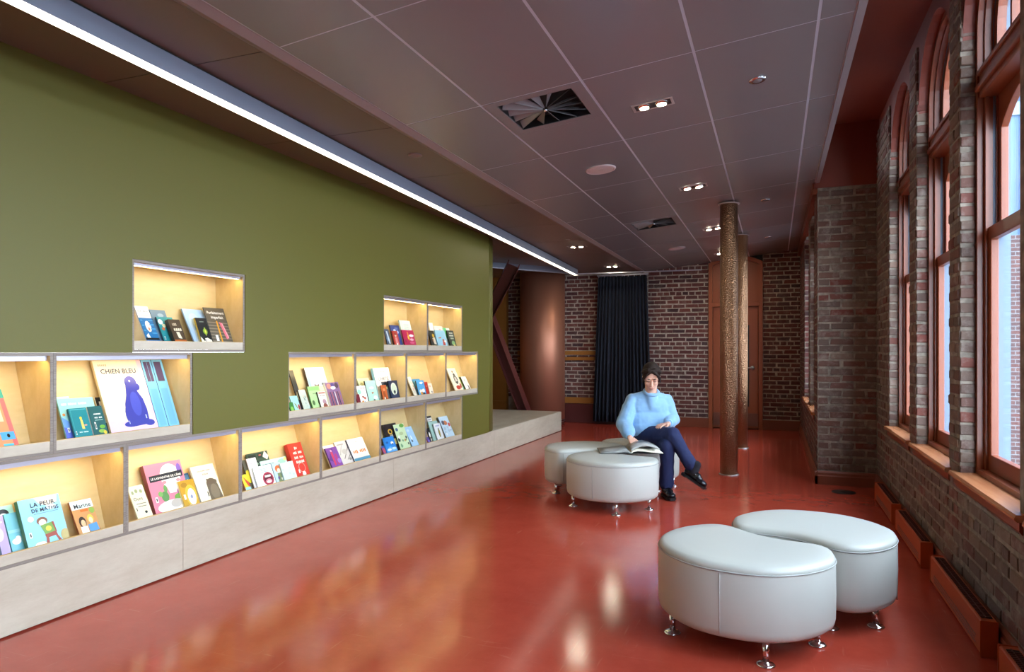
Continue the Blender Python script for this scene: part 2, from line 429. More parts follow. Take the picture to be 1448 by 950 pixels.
tf = slope_box(MB(), 0.378, 0.418, YFRONT, YJ+0.3, -0.012, 0.05)
struct(tf.build('trim_1', M['fascia']))

# --- flat strip of ceiling boards beside the green wall
lc = struct(box('ceiling', -6.2, -2.17, YFRONT, YB, ZL+0.012, ZL+0.05, M['dark']))
for j in range(len(RY)-1):
    box('ceiling_board', WX-0.02 if RY[j+1] < 8.4 else -6.2, -2.255, RY[j]+0.003, RY[j+1]-0.003, ZL, ZL+0.014, M['tile_left'], lc)
b = MB(); prof = [(-2.168, 2.752), (-2.205, 2.722), (-2.225, 2.722), (-2.262, 2.742), (-2.262, 2.78), (-2.168, 2.78)]
b.prism(prof, lambda u, v, h: (u, h, v), YFRONT, YB)
struct(b.build('trim_2', M['trim_ceiling']))
# upper red plaster ceiling above the windows and the bulkhead over the brick pier
struct(box('ceiling', -0.6, 1.35, YFRONT, YB+0.2, 3.572, 3.66, M['red_plaster']))
struct(box('wall_plenum', -0.7, -0.6, YFRONT, YJ, 2.93, 3.6, M['dark']))
struct(box('trim_3', XF-0.03, 1.35, YJ-0.012, YB, 2.955, 3.58, M['red_plaster']))
struct(box('trim_4', XF-0.045, XF+0.01, YJ+0.02, YB, 2.90, 3.02, M['wood']))

# --- back wall of brick with the door opening
DX0, DX1 = -1.07, -0.19
wb = MB(); wb.box(-6.4, DX0, YB, YB+0.3, 0, 3.6); wb.box(DX1, 0.75, YB, YB+0.3, 0, 3.6); wb.box(DX0, DX1, YB, YB+0.3, 3.02, 3.6)
wall_back = struct(wb.build('wall_back', M['mortar']))
bl = []
bl += lay_bricks((-2.12, YB, 0), (1,0,0), (0,-1,0), -1.07+2.12, 0.17, 2.93, 'brick', seed=1)
bl += lay_bricks((DX1, YB, 0), (1,0,0), (0,-1,0), XF-DX1, 0.17, 3.02, 'brick', seed=2)
n_main = len(bl)
bl2 = lay_bricks((-4.95, YB, 0), (1,0,0), (0,-1,0), 4.95-2.12, 0.45, 2.76, 'brick', seed=3)
cp0 = Vector((0, 0, 1.3))
rest = bl[300:]; place_bricks(bl[:300], wall_back, M, 300)
b = MB()
for (mx, kind, p) in rest+bl2:
    me = BRK[kind][random.randrange(5)]; s0 = len(b.v)
    for v in me.vertices: b.v.append(tuple(mx @ v.co))
    for q in me.polygons: b.face([s0+x for x in q.vertices])
o = b.build('brick_courses', M['brick'], wall_back); o['kind'] = 'stuff'
struct(box('baseboard_back', -2.2, DX0, YB-0.022, YB, 0, 0.165, M['base'], bevel=0.004))
struct(box('baseboard_back', DX1, XF, YB-0.022, YB, 0, 0.165, M['base'], bevel=0.004))
struct(box('baseboard_back', -4.6, -2.2, YB-0.03, YB, 0, 0.355, M['steel_red'], bevel=0.004))
struct(box('trim_5', -4.6, -2.9, YB-0.045, YB, 0.36, 0.47, M['ochre'], bevel=0.004))
struct(box('trim_6', -4.6, -2.9, YB-0.045, YB, 1.255, 1.33, M['ochre'], bevel=0.004))
struct(box('trim_7', -4.6, -2.9, YB-0.045, YB, 1.155, 1.215, M['ochre'], bevel=0.004))
struct(box('wall_ochre', -6.2, -4.80, YB-0.10, YB, 0.0, ZL, M['ochre']))
struct(box('trim_8', -6.2, -4.80, YB-0.125, YB-0.10, 0.33, 0.37, M['ochre'], bevel=0.005))

# --- door in the back wall
def arch_outline(w, spring, rise, n=14):
    pts = [(-w/2, 0.0), (w/2, 0.0)]
    for k in range(n+1):
        a = PI*k/n; pts.append((w/2*math.cos(a), spring+rise*math.sin(a)))
    return pts
def seg_arch(w, spring, rise, n=14, z0=0.0):   # flat segmental arch
    R = (w*w/4+rise*rise)/(2*rise); cy = spring+rise-R; a0 = math.asin(w/2/R)
    return [(-w/2, z0), (w/2, z0)]+[(R*math.sin(a0-2*a0*k/n), cy+R*math.cos(a0-2*a0*k/n)) for k in range(n+1)]
dr = struct(empty('door_1', ((DX0+DX1)/2, YB, 0))); dw = DX1-DX0
fn = lambda u, v, h: (u, h, v)
MB().ring(seg_arch(dw, 2.84, 0.12), seg_arch(dw-0.13, 2.80, 0.10), fn, -0.03, 0.12).build('door_frame', M['door'], dr)
b = MB(); P = seg_arch(dw, 2.84, 0.12); top = P[2:]
for i in range(len(top)-1):
    (u0, v0), (u1, v1) = top[i], top[i+1]; b.hexa([(u1,-0.02,v1),(u0,-0.02,v0),(u0,0.14,v0),(u1,0.14,v1),(u1,-0.02,3.06),(u0,-0.02,3.06),(u0,0.14,3.06),(u1,0.14,3.06)])
b.build('arch_lintel', M['dark'], dr)
box('transom_bar', -dw/2+0.03, dw/2-0.03, -0.035, 0.1, 2.09, 2.16, M['door'], dr, 0.006)
tp = MB().prism(seg_arch(dw-0.13, 2.80, 0.10, z0=2.16), fn, 0.06, 0.09).build('transom_panel', M['door'], dr)
gv = MB()
for k in range(16): gv.box(0.09, 0.19, 0.045, 0.06, 2.26+0.026*k, 2.272+0.026*k)
gv.build('vent_grille', M['steel_red'], tp)
box('door_light_blocker', -dw/2-0.02, dw/2+0.02, 0.121, 0.2, 0, 3.05, M['dark'], dr)  # added unseen dark slab; keeps the sky from glowing through the door gaps
leaf = box('door_leaf', -dw/2+0.07, dw/2-0.07, 0.03, 0.075, 0.01, 2.085, M['door'], dr, 0.003)
box('glass_slit', 0.172, 0.222, 0.022, 0.034, 0.38, 1.77, M['black'], leaf)
hd = MB(); hd.lathe([(0.0,-0.012),(0.036,-0.012),(0.036,0.0)], c=(0.275, 0.022, 1.04), axis='y', seg=20)
hd.tube([(0.275, 0.02, 1.04), (0.275, -0.03, 1.04), (0.19, -0.035, 1.04)], 0.011); hd.build('door_handle', M['steel'], leaf)
box('kick_plate', -dw/2+0.075, dw/2-0.075, 0.022, 0.032, 0.05, 0.265, M['kick'], leaf)

# --- window wall on the right
BAYS = [(-1.48,-0.51), (-0.28,0.69), (0.92,1.89), (2.12,3.09), (3.33,4.29), (4.53,5.50), (5.76,6.72)]
FBAYS = [(8.0, 9.0), (9.27, 10.6)]
ZS = 0.645; SPR = 2.98
def wall_core(xf, y0, y1, bays, ztop):
    b = MB(); b.box(xf, xf+0.21, y0, y1, 0, ZS)
    edges = [y0]+[v for bb in bays for v in bb]+[y1]
    for i in range(0, len(edges), 2): b.box(xf, xf+0.21, edges[i], edges[i+1], ZS, ztop)
    return b
wall_right = struct(wall_core(XR, YFRONT, YJ+0.05, BAYS, 3.46).build('wall_right', M['mortar_grey']))
bl = lay_bricks((XR, 2.9, 0), (0,1,0), (-1,0,0), YJ-2.9, 0.13, ZS+0.01, 'brick_grey', seed=5, header_every=5, wob=0.006)
def mullion_bricks(xf, ya, yb, reveal=0.075, seed=0, kind='brick_grey', ztop=3.46, near_face=True):
    l = lay_bricks((xf, ya, 0), (0,1,0), (-1,0,0), yb-ya, ZS, ztop, kind, seed=seed, header_every=0, wob=0.005)
    if near_face: l += lay_bricks((xf-0.006, ya, 0), (1,0,0), (0,-1,0), reveal+0.006, ZS, ztop, kind, seed=seed+50, header_every=0, wob=0.005)
    return l
bm_ = mullion_bricks(XR, 4.29, 4.53, seed=11)+mullion_bricks(XR, 5.50, 5.76, seed=12)
bm_ += mullion_bricks(XR, 6.72, YJ, seed=13)
both = bl+bm_
place_bricks(both, wall_right, M, 300)
b = MB()     # red plaster spandrels over the arches
ed = [YFRONT]+[v for bb in BAYS for v in bb]+[YJ]
for i in range(0, len(ed), 2): b.box(XR+0.012, XR+0.205, ed[i], ed[i+1], 3.455, 3.58)
for (a, c) in BAYS:
    r = (c-a)/2; m_ = (a+c)/2; n = 16
    for k in range(n):
        t0, t1 = PI*k/n, PI*(k+1)/n
        p0 = (m_+r*math.cos(t0), SPR+r*math.sin(t0)); p1 = (m_+r*math.cos(t1), SPR+r*math.sin(t1))
        b.hexa([(XR+0.012,p1[0],p1[1]),(XR+0.205,p1[0],p1[1]),(XR+0.205,p0[0],p0[1]),(XR+0.012,p0[0],p0[1]),(XR+0.012,p1[0],3.58),(XR+0.205,p1[0],3.58),(XR+0.205,p0[0],3.58),(XR+0.012,p0[0],3.58)])
struct(b.build('trim_9', M['red_plaster']))
# wall return (brick pier) and the nearer window wall behind it
wall_return = struct(MB().box(XF, 1.29, YJ, YJ+0.25, 0, 2.955).build('wall_return', M['mortar_grey']))
place_bricks(lay_bricks((XF, YJ, 0), (1,0,0), (0,-1,0), XR-XF, 0.135, 2.955, 'brick_grey', seed=21, header_every=0, wob=0.006), wall_return, M, 300)
wall_far = struct(wall_core(XF, YJ+0.25, YB, FBAYS, 3.0).build('wall_far_right', M['mortar_grey']))
bl = lay_bricks((XF, YJ, 0), (0,1,0), (-1,0,0), 8.0-YJ, 0.135, 2.93, 'brick', seed=22, header_every=0)
bl += lay_bricks((XF, 8.0, 0), (0,1,0), (-1,0,0), 4.28, 0.135, ZS, 'brick', seed=23)
bl += mullion_bricks(XF, 9.0, 9.27, 0.2, 24, 'brick_grey', 2.95)+mullion_bricks(XF, 10.6, YB, 0.2, 25, 'brick_grey', 2.95)
place_bricks(bl, wall_far, M, 300)
# baseboards on the window side
def base_profile(b, fn, h0, h1):
    b.prism([(0,0),(0.026,0),(0.026,0.085),(0.018,0.095),(0.018,0.118),(0.008,0.135),(0,0.135)], fn, h0, h1); return b
struct(base_profile(MB(), lambda u, v, h: (XR-u, h, v), YFRONT, YJ).build('baseboard_right', M['base']))
struct(base_profile(MB(), lambda u, v, h: (h, YJ-u, v), XF-0.026, XR).build('baseboard_return', M['base']))
struct(base_profile(MB(), lambda u, v, h: (XF-u, h, v), YJ-0.026, YB).build('baseboard_far_right', M['base']))

# --- windows
def make_window(idx, xf, y0, y1):
    w = y1-y0; zb = 0.675
    root = struct(empty('window_%d' % idx, (xf, (y0+y1)/2, 0)))
    f = lambda u, v, h: (h, u, v)
    def arch(wd, zbot, spring):
        return [(-wd/2, zbot), (wd/2, zbot)]+[(wd/2*math.cos(PI*k/20), spring+wd/2*math.sin(PI*k/20)) for k in range(21)]
    fr = MB()
    fr.ring(arch(w, zb, SPR), arch(w-0.07, zb+0.03, SPR), f, 0.07, 0.10)
    fr.ring(arch(w-0.02, zb, SPR), arch(w-0.10, zb+0.03, SPR), f, 0.10, 0.136)
    fr.build('window_frame', M['wood'], root)
    iw = w-0.10
    for s in (-1, 1):       # sash runners
        box('parting_bead', 0.148, 0.156, s*iw/2-(0.012 if s > 0 else 0), s*iw/2+(0.012 if s < 0 else 0), 1.98, 2.66, M['wood'], root)
        box('stop_bead', 0.10, 0.112, s*iw/2-(0.016 if s > 0 else 0), s*iw/2+(0.016 if s < 0 else 0), zb+0.03, 2.66, M['wood'], root)
    tb = MB(); tb.box(0.075, 0.195, -iw/2-0.005, iw/2+0.005, 2.66, 2.80); tb.box(0.055, 0.195, -iw/2-0.005, iw/2+0.005, 2.69, 2.72); tb.box(0.062, 0.195, -iw/2-0.005, iw/2+0.005, 2.775, 2.80)
    tb.build('transom_bar', M['wood'], root, 0.005)
    sw = iw-0.004
    # lower sash
    R4 = lambda a, z0, z1: [(-a, z0), (a, z0), (a, z1), (-a, z1)]
    ls = MB().ring(R4(sw/2, zb+0.03, 1.975), R4(sw/2-0.055, zb+0.115, 1.905), f, 0.112, 0.148).build('lower_sash', M['wood'], root, 0.004)
    MB().box(0.128, 0.132, -sw/2+0.05, sw/2-0.05, zb+0.11, 1.91).build('glass_pane', M['glass'], ls)
    # upper sash with a curved head
    gi = seg_arch(sw-0.11, 2.48, 0.13, 12, 1.985); go = [(-sw/2, 1.93), (sw/2, 1.93)]
    for (u, v) in gi[2:]:
        go.append((u*sw/(sw-0.11), 2.66))
    us = MB().ring(go, gi, f, 0.157, 0.190).build('upper_sash', M['wood'], root, 0.003)
    MB().prism(seg_arch(sw-0.10, 2.48, 0.135, 12, 1.98), f, 0.172, 0.176).build('glass_pane', M['glass'], us)
    # fanlight
    fs = MB().ring(arch(sw, 2.80, SPR), arch(sw-0.11, 2.855, SPR), f, 0.14, 0.18).build('fanlight_sash', M['wood'], root)
    for u in (-0.15, 0.15): box('muntin', 0.14, 0.175, u-0.014, u+0.014, 2.85, SPR+math.sqrt(((sw-0.11)/2)**2-u*u)+0.005, M['wood'], fs)
    MB().prism(arch(sw-0.10, 2.85, SPR), f, 0.155, 0.159).build('glass_pane', M['glass'], fs)
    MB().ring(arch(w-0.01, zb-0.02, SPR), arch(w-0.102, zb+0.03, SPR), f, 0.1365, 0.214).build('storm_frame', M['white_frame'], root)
    # sill board with a moulded nosing and apron
    sl = MB(); a, c = -w/2-0.075, w/2+0.075
    if idx == 7: c = w/2+0.03
    prof = [(-0.04, zb-0.012), (-0.034, zb), (0.10, zb+0.004), (0.10, zb-0.03), (-0.03, zb-0.03), (-0.04, zb-0.022)]
    sl.prism(prof, lambda u, v, h: (u, h, v), a, c)
    o = sl.build('window_sill', M['sill'], root)
    ap = MB().prism([(-0.018, zb-0.03), (0.0, zb-0.03), (0.0, zb-0.085), (-0.008, zb-0.085), (-0.018, zb-0.07)], lambda u, v, h: (u, h, v), a+0.02, c-0.02)
    ap.build('apron', M['wood'], o)
    lp = bpy.data.lights.new('window_portal', 'AREA'); lp.shape = 'RECTANGLE'; lp.size = w; lp.size_y = 2.75; lp.cycles.is_portal = True
    lo = bpy.data.objects.new('window_portal', lp); COL.objects.link(lo); lo.location = (xf+0.222, (y0+y1)/2, 2.06); lo.rotation_euler = (0, PI/2, 0)
for i, (a, c) in enumerate(BAYS): make_window(i+1, XR, a, c)
for i, (a, c) in enumerate(FBAYS): make_window(i+8, XF, a, c)

# --- outside: ground and the brick wing of the building across the yard
struct(box('ground_outside', 1.5, 60, -20, 70, -4.2, -4.0, M['asphalt']))
wing = thing('brick_building', 'red brick building wing at the right edge of the nearest window view', 'building', (3.9, 14.6, -4.0))
box('facade', 0.0, 9, 0, 4, 0, 7.4, M['ext_brick'], wing)
for zz in (1.2, 4.3):
    for xx in (0.7, 3.2, 5.7):
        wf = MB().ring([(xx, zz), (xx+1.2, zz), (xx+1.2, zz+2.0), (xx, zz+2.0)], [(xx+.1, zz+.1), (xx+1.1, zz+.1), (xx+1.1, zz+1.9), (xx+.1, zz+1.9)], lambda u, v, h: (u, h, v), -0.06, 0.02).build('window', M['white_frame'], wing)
        box('pane', xx+.08, xx+1.12, -0.03, -0.01, zz+.08, zz+1.92, M['black'], wf)
tw = thing('sky_blocking_building', 'added blue grey building hiding the bright sky in the windows on the right', 'building', (1.6, 19.0, -4.0))  # building added so its dark facade covers the bright sky behind the panes
box('facade', 0.0, 14, 0, 5, 0, 16, M['ext_blue'], tw)
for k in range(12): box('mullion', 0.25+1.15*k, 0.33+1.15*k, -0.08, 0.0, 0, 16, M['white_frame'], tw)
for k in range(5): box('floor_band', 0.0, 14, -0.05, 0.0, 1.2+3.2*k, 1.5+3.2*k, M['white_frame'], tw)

# ================================================================== FIXED FURNITURE
# --- plywood plinth under the green wall, running on as a low stage
pl = thing('plywood_plinth', 'long pale birch plywood plinth running along the floor under the green wall', 'plinth', (WX, 4.0, 0))
seams = [-3.0, -0.55, 1.85, 3.12, 5.55, 8.0, 10.915]
for i in range(len(seams)-1):
    box('front_panel', -0.018, 0.0, seams[i]+0.0012-4.0, seams[i+1]-0.0012-4.0, 0.008, 0.318, M['plinth'], pl, 0.001)
box('top_board', -2.8, -0.0185, 7.6-4.0, 10.915-4.0, 0.30, 0.32, M['plinth'], pl)
box('end_panel', -2.8, -0.0185, 10.897-4.0, 10.915-4.0, 0.008, 0.298, M['plinth'], pl)
box('base_strip', -0.05, -0.02, -7.0, 6.9, 0.0, 0.3, M['ply_edge'], pl)

# --- book niches
niche_label = {
 'B0': 'lit plywood niche in the bottom row, leftmost, holding the blue chair book', 'B1': 'lit plywood niche in the bottom row with the pink labyrinth book',
 'B2': 'lit plywood niche in the bottom row with the thick red book', 'B3': 'lit plywood niche in the bottom row with four books, last lit one',
 'B4': 'unlit plywood niche in the bottom row with a bright blue book in front', 'B5': 'unlit plywood niche at the right end of the bottom row',
 'M0': 'lit plywood niche in the middle row cut off by the left picture edge', 'M1': 'lit plywood niche in the middle row with the large blue dog book',
 'M2': 'lit plywood niche, first of four in the right middle row', 'M3': 'lit plywood niche, second of four in the right middle row',
 'M4': 'lit plywood niche, third of four in the right middle row', 'M5': 'lit plywood niche at the right end of the middle row, three books inside',
 'T0': 'lit plywood niche standing alone at the top left of the green wall', 'T1': 'lit plywood niche, left one of the top pair, with the magenta book',
 'T2': 'lit plywood niche, right one of the top pair, six books inside'}
def make_niche(k):
    y0, y1, z0, z1, lit = NICHE[k]
    r = thing('book_niche', niche_label[k], 'shelf niche', (WX, (y0+y1)/2, z0), 0, 'plywood book niches set in the green wall')
    h = z1-z0; w = (y1-y0)/2; e = 0.0006; t = 0.0155; D = 0.30; fr = 0.006
    mats = [M['ply'], M['ply_edge']]
    def board(name, x0, x1, a, b, c, d):
        m = MB(); m.mi = 0; m.box(x0, x1-0.002, a, b, c, d); m.mi = 1; m.box(x1-0.002, x1, a, b, c, d); return m.build(name, mats, r)
    board('side_panel', -D, fr, -w+e, -w+t, e, h-e); board('side_panel', -D, fr, w-t, w-e, e, h-e)
    board('top_panel', -D, fr, -w+t+e, w-t-e, h-t, h-e)
    board('bottom_panel', -D, fr, -w+t+e, w-t-e, e, t)
    if k[0] == 'T': bt, tp = 0.215, 0.232
    else: bt, tp = 0.128, 0.26
    MB().hexa([(-bt-0.012,-w+t+e,t+e),(-bt,-w+t+e,t+e),(-bt,w-t-e,t+e),(-bt-0.012,w-t-e,t+e),(-tp-0.012,-w+t+e,h-t-e),(-tp,-w+t+e,h-t-e),(-tp,w-t-e,h-t-e),(-tp-0.012,w-t-e,h-t-e)]).build('back_panel', M['ply'], r)
    m = MB(); m.mi = 0; m.box(-0.013, 0.004, -w+t+e, w-t-e, t+e, 0.064); m.mi = 1; m.box(-0.013, 0.004, -w+t+e, w-t-e, 0.064, 0.066)
    m.build('front_lip', [M['plinth'], M['ply']], r)
    pr = MB(); zt = h-t-e
    pr.hexa([(-0.034,-w+t+.004,zt-0.012),(-0.016,-w+t+.004,zt-0.016),(-0.016,w-t-.004,zt-0.016),(-0.034,w-t-.004,zt-0.012),(-0.034,-w+t+.004,zt),(-0.016,-w+t+.004,zt),(-0.016,w-t-.004,zt),(-0.034,w-t-.004,zt)])
    pr.box(-0.0158, -0.0125, -w+t+.004, w-t-.004, zt-(0.0165 if k[0] == 'T' else 0.0235), zt)
    p = pr.build('led_profile', M['alu'], r)
    g = MB(); g.hexa([(-0.0335,-w+t+.02,zt-0.0150),(-0.0175,-w+t+.02,zt-0.0185),(-0.0175,w-t-.02,zt-0.0185),(-0.0335,w-t-.02,zt-0.0150),(-0.0335,-w+t+.02,zt-0.0125),(-0.0175,-w+t+.02,zt-0.0161),(-0.0175,w-t-.02,zt-0.0161),(-0.0335,w-t-.02,zt-0.0125)])
    g.build('led_strip', M['led_glow'] if lit else M['led_off'], p)
for k in NICHE: make_niche(k)

# --- linear lamp under the ceiling
LY0, LY1 = -2.9, 11.42
lx = lambda y: -2.638-0.0567*(y-1.93)
la = thing('linear_ceiling_lamp', 'long grey linear lamp with a bright strip below the ceiling', 'ceiling lamp', (0, 0, 0))
def skew(xa, xb, za, zb_, y0=LY0, y1=LY1):
    return MB().hexa([(lx(y0)+xa,y0,za),(lx(y0)+xb,y0,za),(lx(y1)+xb,y1,za),(lx(y1)+xa,y1,za),(lx(y0)+xa,y0,zb_),(lx(y0)+xb,y0,zb_),(lx(y1)+xb,y1,zb_),(lx(y1)+xa,y1,zb_)])
skew(-0.072, 0.0, ZL-0.105, ZL-0.012).build('housing', M['lamp_body'], la)
skew(-0.06, -0.012, ZL-0.012, ZL, LY0, LY1-0.02).build('mounting_rail', M['dark'], la)
skew(-0.068, -0.004, ZL-0.109, ZL-0.1052, LY0+0.01, LY1-0.01).build('diffuser', M['lamp_glow'], la)

# --- curtain fascia at the back of the room and the ceiling track
cf = MB(); P1, P2, P3 = Vector((-4.35, 9.85, 0)), Vector((-3.19, 11.42, 0)), Vector((-1.12, 11.56, 0))
def ribbon(b, pts, w, z0, z1):
    for i in range(len(pts)-1):
        a, c = pts[i], pts[i+1]; n = (c-a).cross(Vector((0,0,1))).normalized()*w
        b.hexa([(a+n*0).to_tuple()[:2]+(z0,), (c+n*0).to_tuple()[:2]+(z0,), (c-n).to_tuple()[:2]+(z0,), (a-n).to_tuple()[:2]+(z0,), (a).to_tuple()[:2]+(z1,), c.to_tuple()[:2]+(z1,), (c-n).to_tuple()[:2]+(z1,), (a-n).to_tuple()[:2]+(z1,)])
    return b
tr = thing('curtain_track', 'grey ceiling fascia with a thin pale curtain track along its lower edge', 'curtain track')
ribbon(MB(), [P1, P2], 0.04, ZL-0.075, ZL).build('fascia', M['lamp_body'], tr)
ribbon(MB(), [P1, P2, P3], 0.03, ZL-0.092, ZL-0.076).build('rail', M['alu'], tr)
# ================================================================== OBJECTS
SL = math.atan(0.104)
def ceil_root(name, label, cat, x, y, group=None, flat=False):
    o = thing(name, label, cat, (x, y, ZL if flat else cz(x)), 0, group)
    if not flat: o.rotation_euler = (0, -SL, 0)
    return o
# --- swirl air diffusers in the tiled ceiling
def diffuser(x0, x1, y0, y1, label):
    cx_, cy_ = (x0+x1)/2, (y0+y1)/2; r = ceil_root('air_diffuser', label, 'air vent', cx_, cy_, 'swirl diffusers in the tiled ceiling')
    hx, hy = (x1-x0)/2-0.006, (y1-y0)/2-0.004; a = 0.235
    MB().ring([(-hx,-hy),(hx,-hy),(hx,hy),(-hx,hy)], [(-a,-a),(a,-a),(a,a),(-a,a)], lambda u, v, h: (u, v, h), -0.002, 0.02).build('face_plate', M['tile'], r)
    box('plenum_box', -a, a, -a, a, 0.06, 0.07, M['dark'], r)
    bd = MB().ring([(-a-.002,-a-.002),(a+.002,-a-.002),(a+.002,a+.002),(-a-.002,a+.002)], [(-a+.004,-a+.004),(a-.004,-a+.004),(a-.004,a-.004),(-a+.004,a-.004)], lambda u, v, h: (u, v, h), 0.002, 0.068)
    bd.build('plenum_rim', M['black'], r)
    for k in range(14):
        t = 2*PI*(k+0.3)/14; L = min(a/max(abs(math.cos(t)), 1e-6), a/max(abs(math.sin(t)), 1e-6))-0.004
        d = Vector((math.cos(t), math.sin(t), 0)); n = Vector((-math.sin(t), math.cos(t), 0))
        w = 0.044
        p = [d*0.02+Vector((0,0,0.004)), d*L+Vector((0,0,0.004)), d*L+n*w+Vector((0,0,0.040)), d*0.02+n*0.004+Vector((0,0,0.012))]
        q = [v+Vector((0,0,0.003)) for v in p]
        MB().hexa(p+q).build('blade', M['tile'], r)
    MB().lathe([(0.0,-0.006),(0.010,-0.006),(0.012,0.0),(0.012,0.02)], seg=14).build('centre_screw', M['chrome'], r)
diffuser(-1.652, -1.028, 3.767, 4.365, 'square swirl air diffuser in the ceiling nearest the camera')
diffuser(-1.652, -1.028, 7.88, 8.467, 'square swirl air diffuser in the ceiling, farther one toward the back wall')
# --- recessed twin downlights
def downlight(x, y, label, flat=False):
    r = ceil_root('twin_downlight', label, 'downlight', x, y, 'twin recessed downlights', flat)
    R4 = lambda a, b: [(-a,-b),(a,-b),(a,b),(-a,b)]
    MB().ring(R4(0.13, 0.062), R4(0.114, 0.048), lambda u, v, h: (u, v, h), -0.004, 0.0).build('frame', M['spot_frame'], r)
    box('recess', -0.114, 0.114, -0.048, 0.048, -0.0015, 0.0, M['black'], r)
    for s in (-1, 1):
        c = (s*0.055, 0, 0)
        o = MB().lathe([(0.030,-0.012),(0.040,-0.003),(0.043,-0.0016)], c=c, seg=20).build('reflector', M['chrome'], r)
        MB().lathe([(0.0,-0.0125),(0.029,-0.0125),(0.029,-0.0105)], c=c, seg=20).build('lamp', M['spot_glow'], o)
for x, y, fl, lb in [(-0.726,4.385,False,'twin recessed downlight nearest the camera'), (-0.729,6.72,False,'twin recessed downlight, second nearest the camera'), (-0.735,9.08,False,'twin recessed downlight just left of the bronze column top'),
    (-0.78,11.38,False,'tiny twin downlight above the door in the back wall'), (-2.50,8.95,True,'twin downlight in the flat ceiling strip beside the linear lamp'), (-2.54,11.25,True,'twin downlight in the flat ceiling strip above the navy curtain')]:
    downlight(x, y, lb, fl)
# --- round ceiling speakers and small sensors
for x, y, lb in [(-1.347,5.549,'round pale pink ceiling speaker between the two air diffusers'), (-1.342,10.215,'round pale ceiling speaker at the far end of the ceiling')]:
    r = ceil_root('ceiling_speaker', lb, 'speaker', x, y, 'round ceiling speakers')
    MB().lathe([(0.105,-0.003),(0.112,-0.009),(0.122,-0.007),(0.125,0.0)], seg=40).build('rim', M['speaker'], r)
    MB().lathe([(0.0,-0.006),(0.09,-0.0055),(0.106,-0.003),(0.106,0.0)], seg=40).build('grille', M['speaker'], r)
    box('badge', -0.018, 0.018, -0.006, 0.0, -0.0075, -0.0055, M['spot_frame'], r)
for x, y, fl, lb in [(-0.098,4.366,False,'round chrome sprinkler cover in the ceiling nearest the windows'), (-0.097,7.86,False,'small round sprinkler cover right of the bronze column top'),
    (-0.091,10.46,False,'smallest sprinkler cover near the far end of the ceiling'), (-2.426,4.353,True,'small round detector in the flat ceiling strip above the green wall'), (-2.46,8.35,True,'tiny dark sensor in the flat ceiling strip near the far downlight')]:
    r = ceil_root('sprinkler_cover', lb, 'sprinkler', x, y, 'round ceiling covers', fl)
    sc = 0.5 if 'tiny' in lb else 1.0
    MB().lathe([(0.03*sc,-0.010),(0.044*sc,-0.012),(0.050*sc,-0.006),(0.050*sc,0.0)], seg=28).build('ring', M['chrome'] if not fl else M['trim_ceiling'], r)
    MB().lathe([(0.0,-0.014),(0.026*sc,-0.013),(0.031*sc,-0.008),(0.031*sc,0.0)], seg=24).build('cap', M['tile'] if not fl else M['trim_ceiling'], r)

# --- bronze columns
def column(x, y, lb):
    r = thing('bronze_column', lb, 'column', (x, y, 0), 0, 'slim hammered bronze columns'); R = 0.0925; h = cz(x)
    MB().lathe([(R, 0.004), (R, h-0.012)], seg=48).build('shaft', M['bronze'], r)
    MB().lathe([(R+0.001, 0.0), (R+0.013, 0.0), (R+0.011, 0.008), (R+0.001, 0.011)], seg=48).build('floor_ring', M['steel'], r)
    MB().lathe([(R+0.001, h-0.024), (R+0.018, h-0.022), (R+0.020, h-0.0125)], seg=48).build('ceiling_ring', M['spot_frame'], r)
column(-0.461, 7.70, 'hammered bronze column standing nearest the seated woman'); column(-0.436, 9.86, 'hammered bronze column half hidden behind the nearer one')

# --- copper cylinder, brace, curtain
r = thing('copper_cylinder', 'large copper clad cylinder at the back left of the room', 'cylinder', (-3.97, 11.86, 0))
MB().lathe([(0.41, 0.10), (0.41, ZL-0.002)], seg=72).build('cladding', M['copper'], r)
MB().lathe([(0.402, 0.0), (0.402, 0.10)], seg=72).build('plinth_band', M['steel_red'], r)
b = MB()
for k in range(2): b.lathe([(0.411, 0.055+0.03*k), (0.4135, 0.06+0.03*k), (0.411, 0.065+0.03*k)], seg=72)
b.build('base_ring', M['steel'], r)
def beam(b, p, q, w, d):
    p, q = Vector(p), Vector(q); t = (q-p).normalized(); side = Vector((1,0,0)); side = (side-t*side.dot(t)).normalized(); n = t.cross(side)
    def plate(a0, a1, c0, c1):
        P = [p+side*u+n*v for (u, v) in ((a0,c0),(a1,c0),(a1,c1),(a0,c1))]; Q = [q+side*u+n*v for (u, v) in ((a0,c0),(a1,c0),(a1,c1),(a0,c1))]
        b.hexa(P+Q)
    plate(-w/2, -w/2+0.014, -d/2, d/2); plate(w/2-0.014, w/2, -d/2, d/2); plate(-w/2+0.014, w/2-0.014, -0.007, 0.007)
    return b
br = thing('steel_brace', 'dark red steel brace of two slanting beams behind the green wall end', 'steel brace', (-4.0, 11.1, 0))
iv = Vector((-4.0, 11.1, 0))
A, B_, C_ = Vector((-3.93, 11.12, 0.0)), Vector((-4.47, 10.5, 1.93)), Vector((-3.70, 9.66, 2.62))
beam(MB(), A-iv, B_-iv, 0.17, 0.16).build('lower_beam', M['steel_red'], br)
beam(MB(), B_-iv+Vector((0,0,0.02)), C_-iv, 0.19, 0.16).build('upper_beam', M['steel_red'], br)
box('floor_plate', -0.10, 0.26, -0.1, 0.16, 0.0, 0.012, M['steel_red'], br)
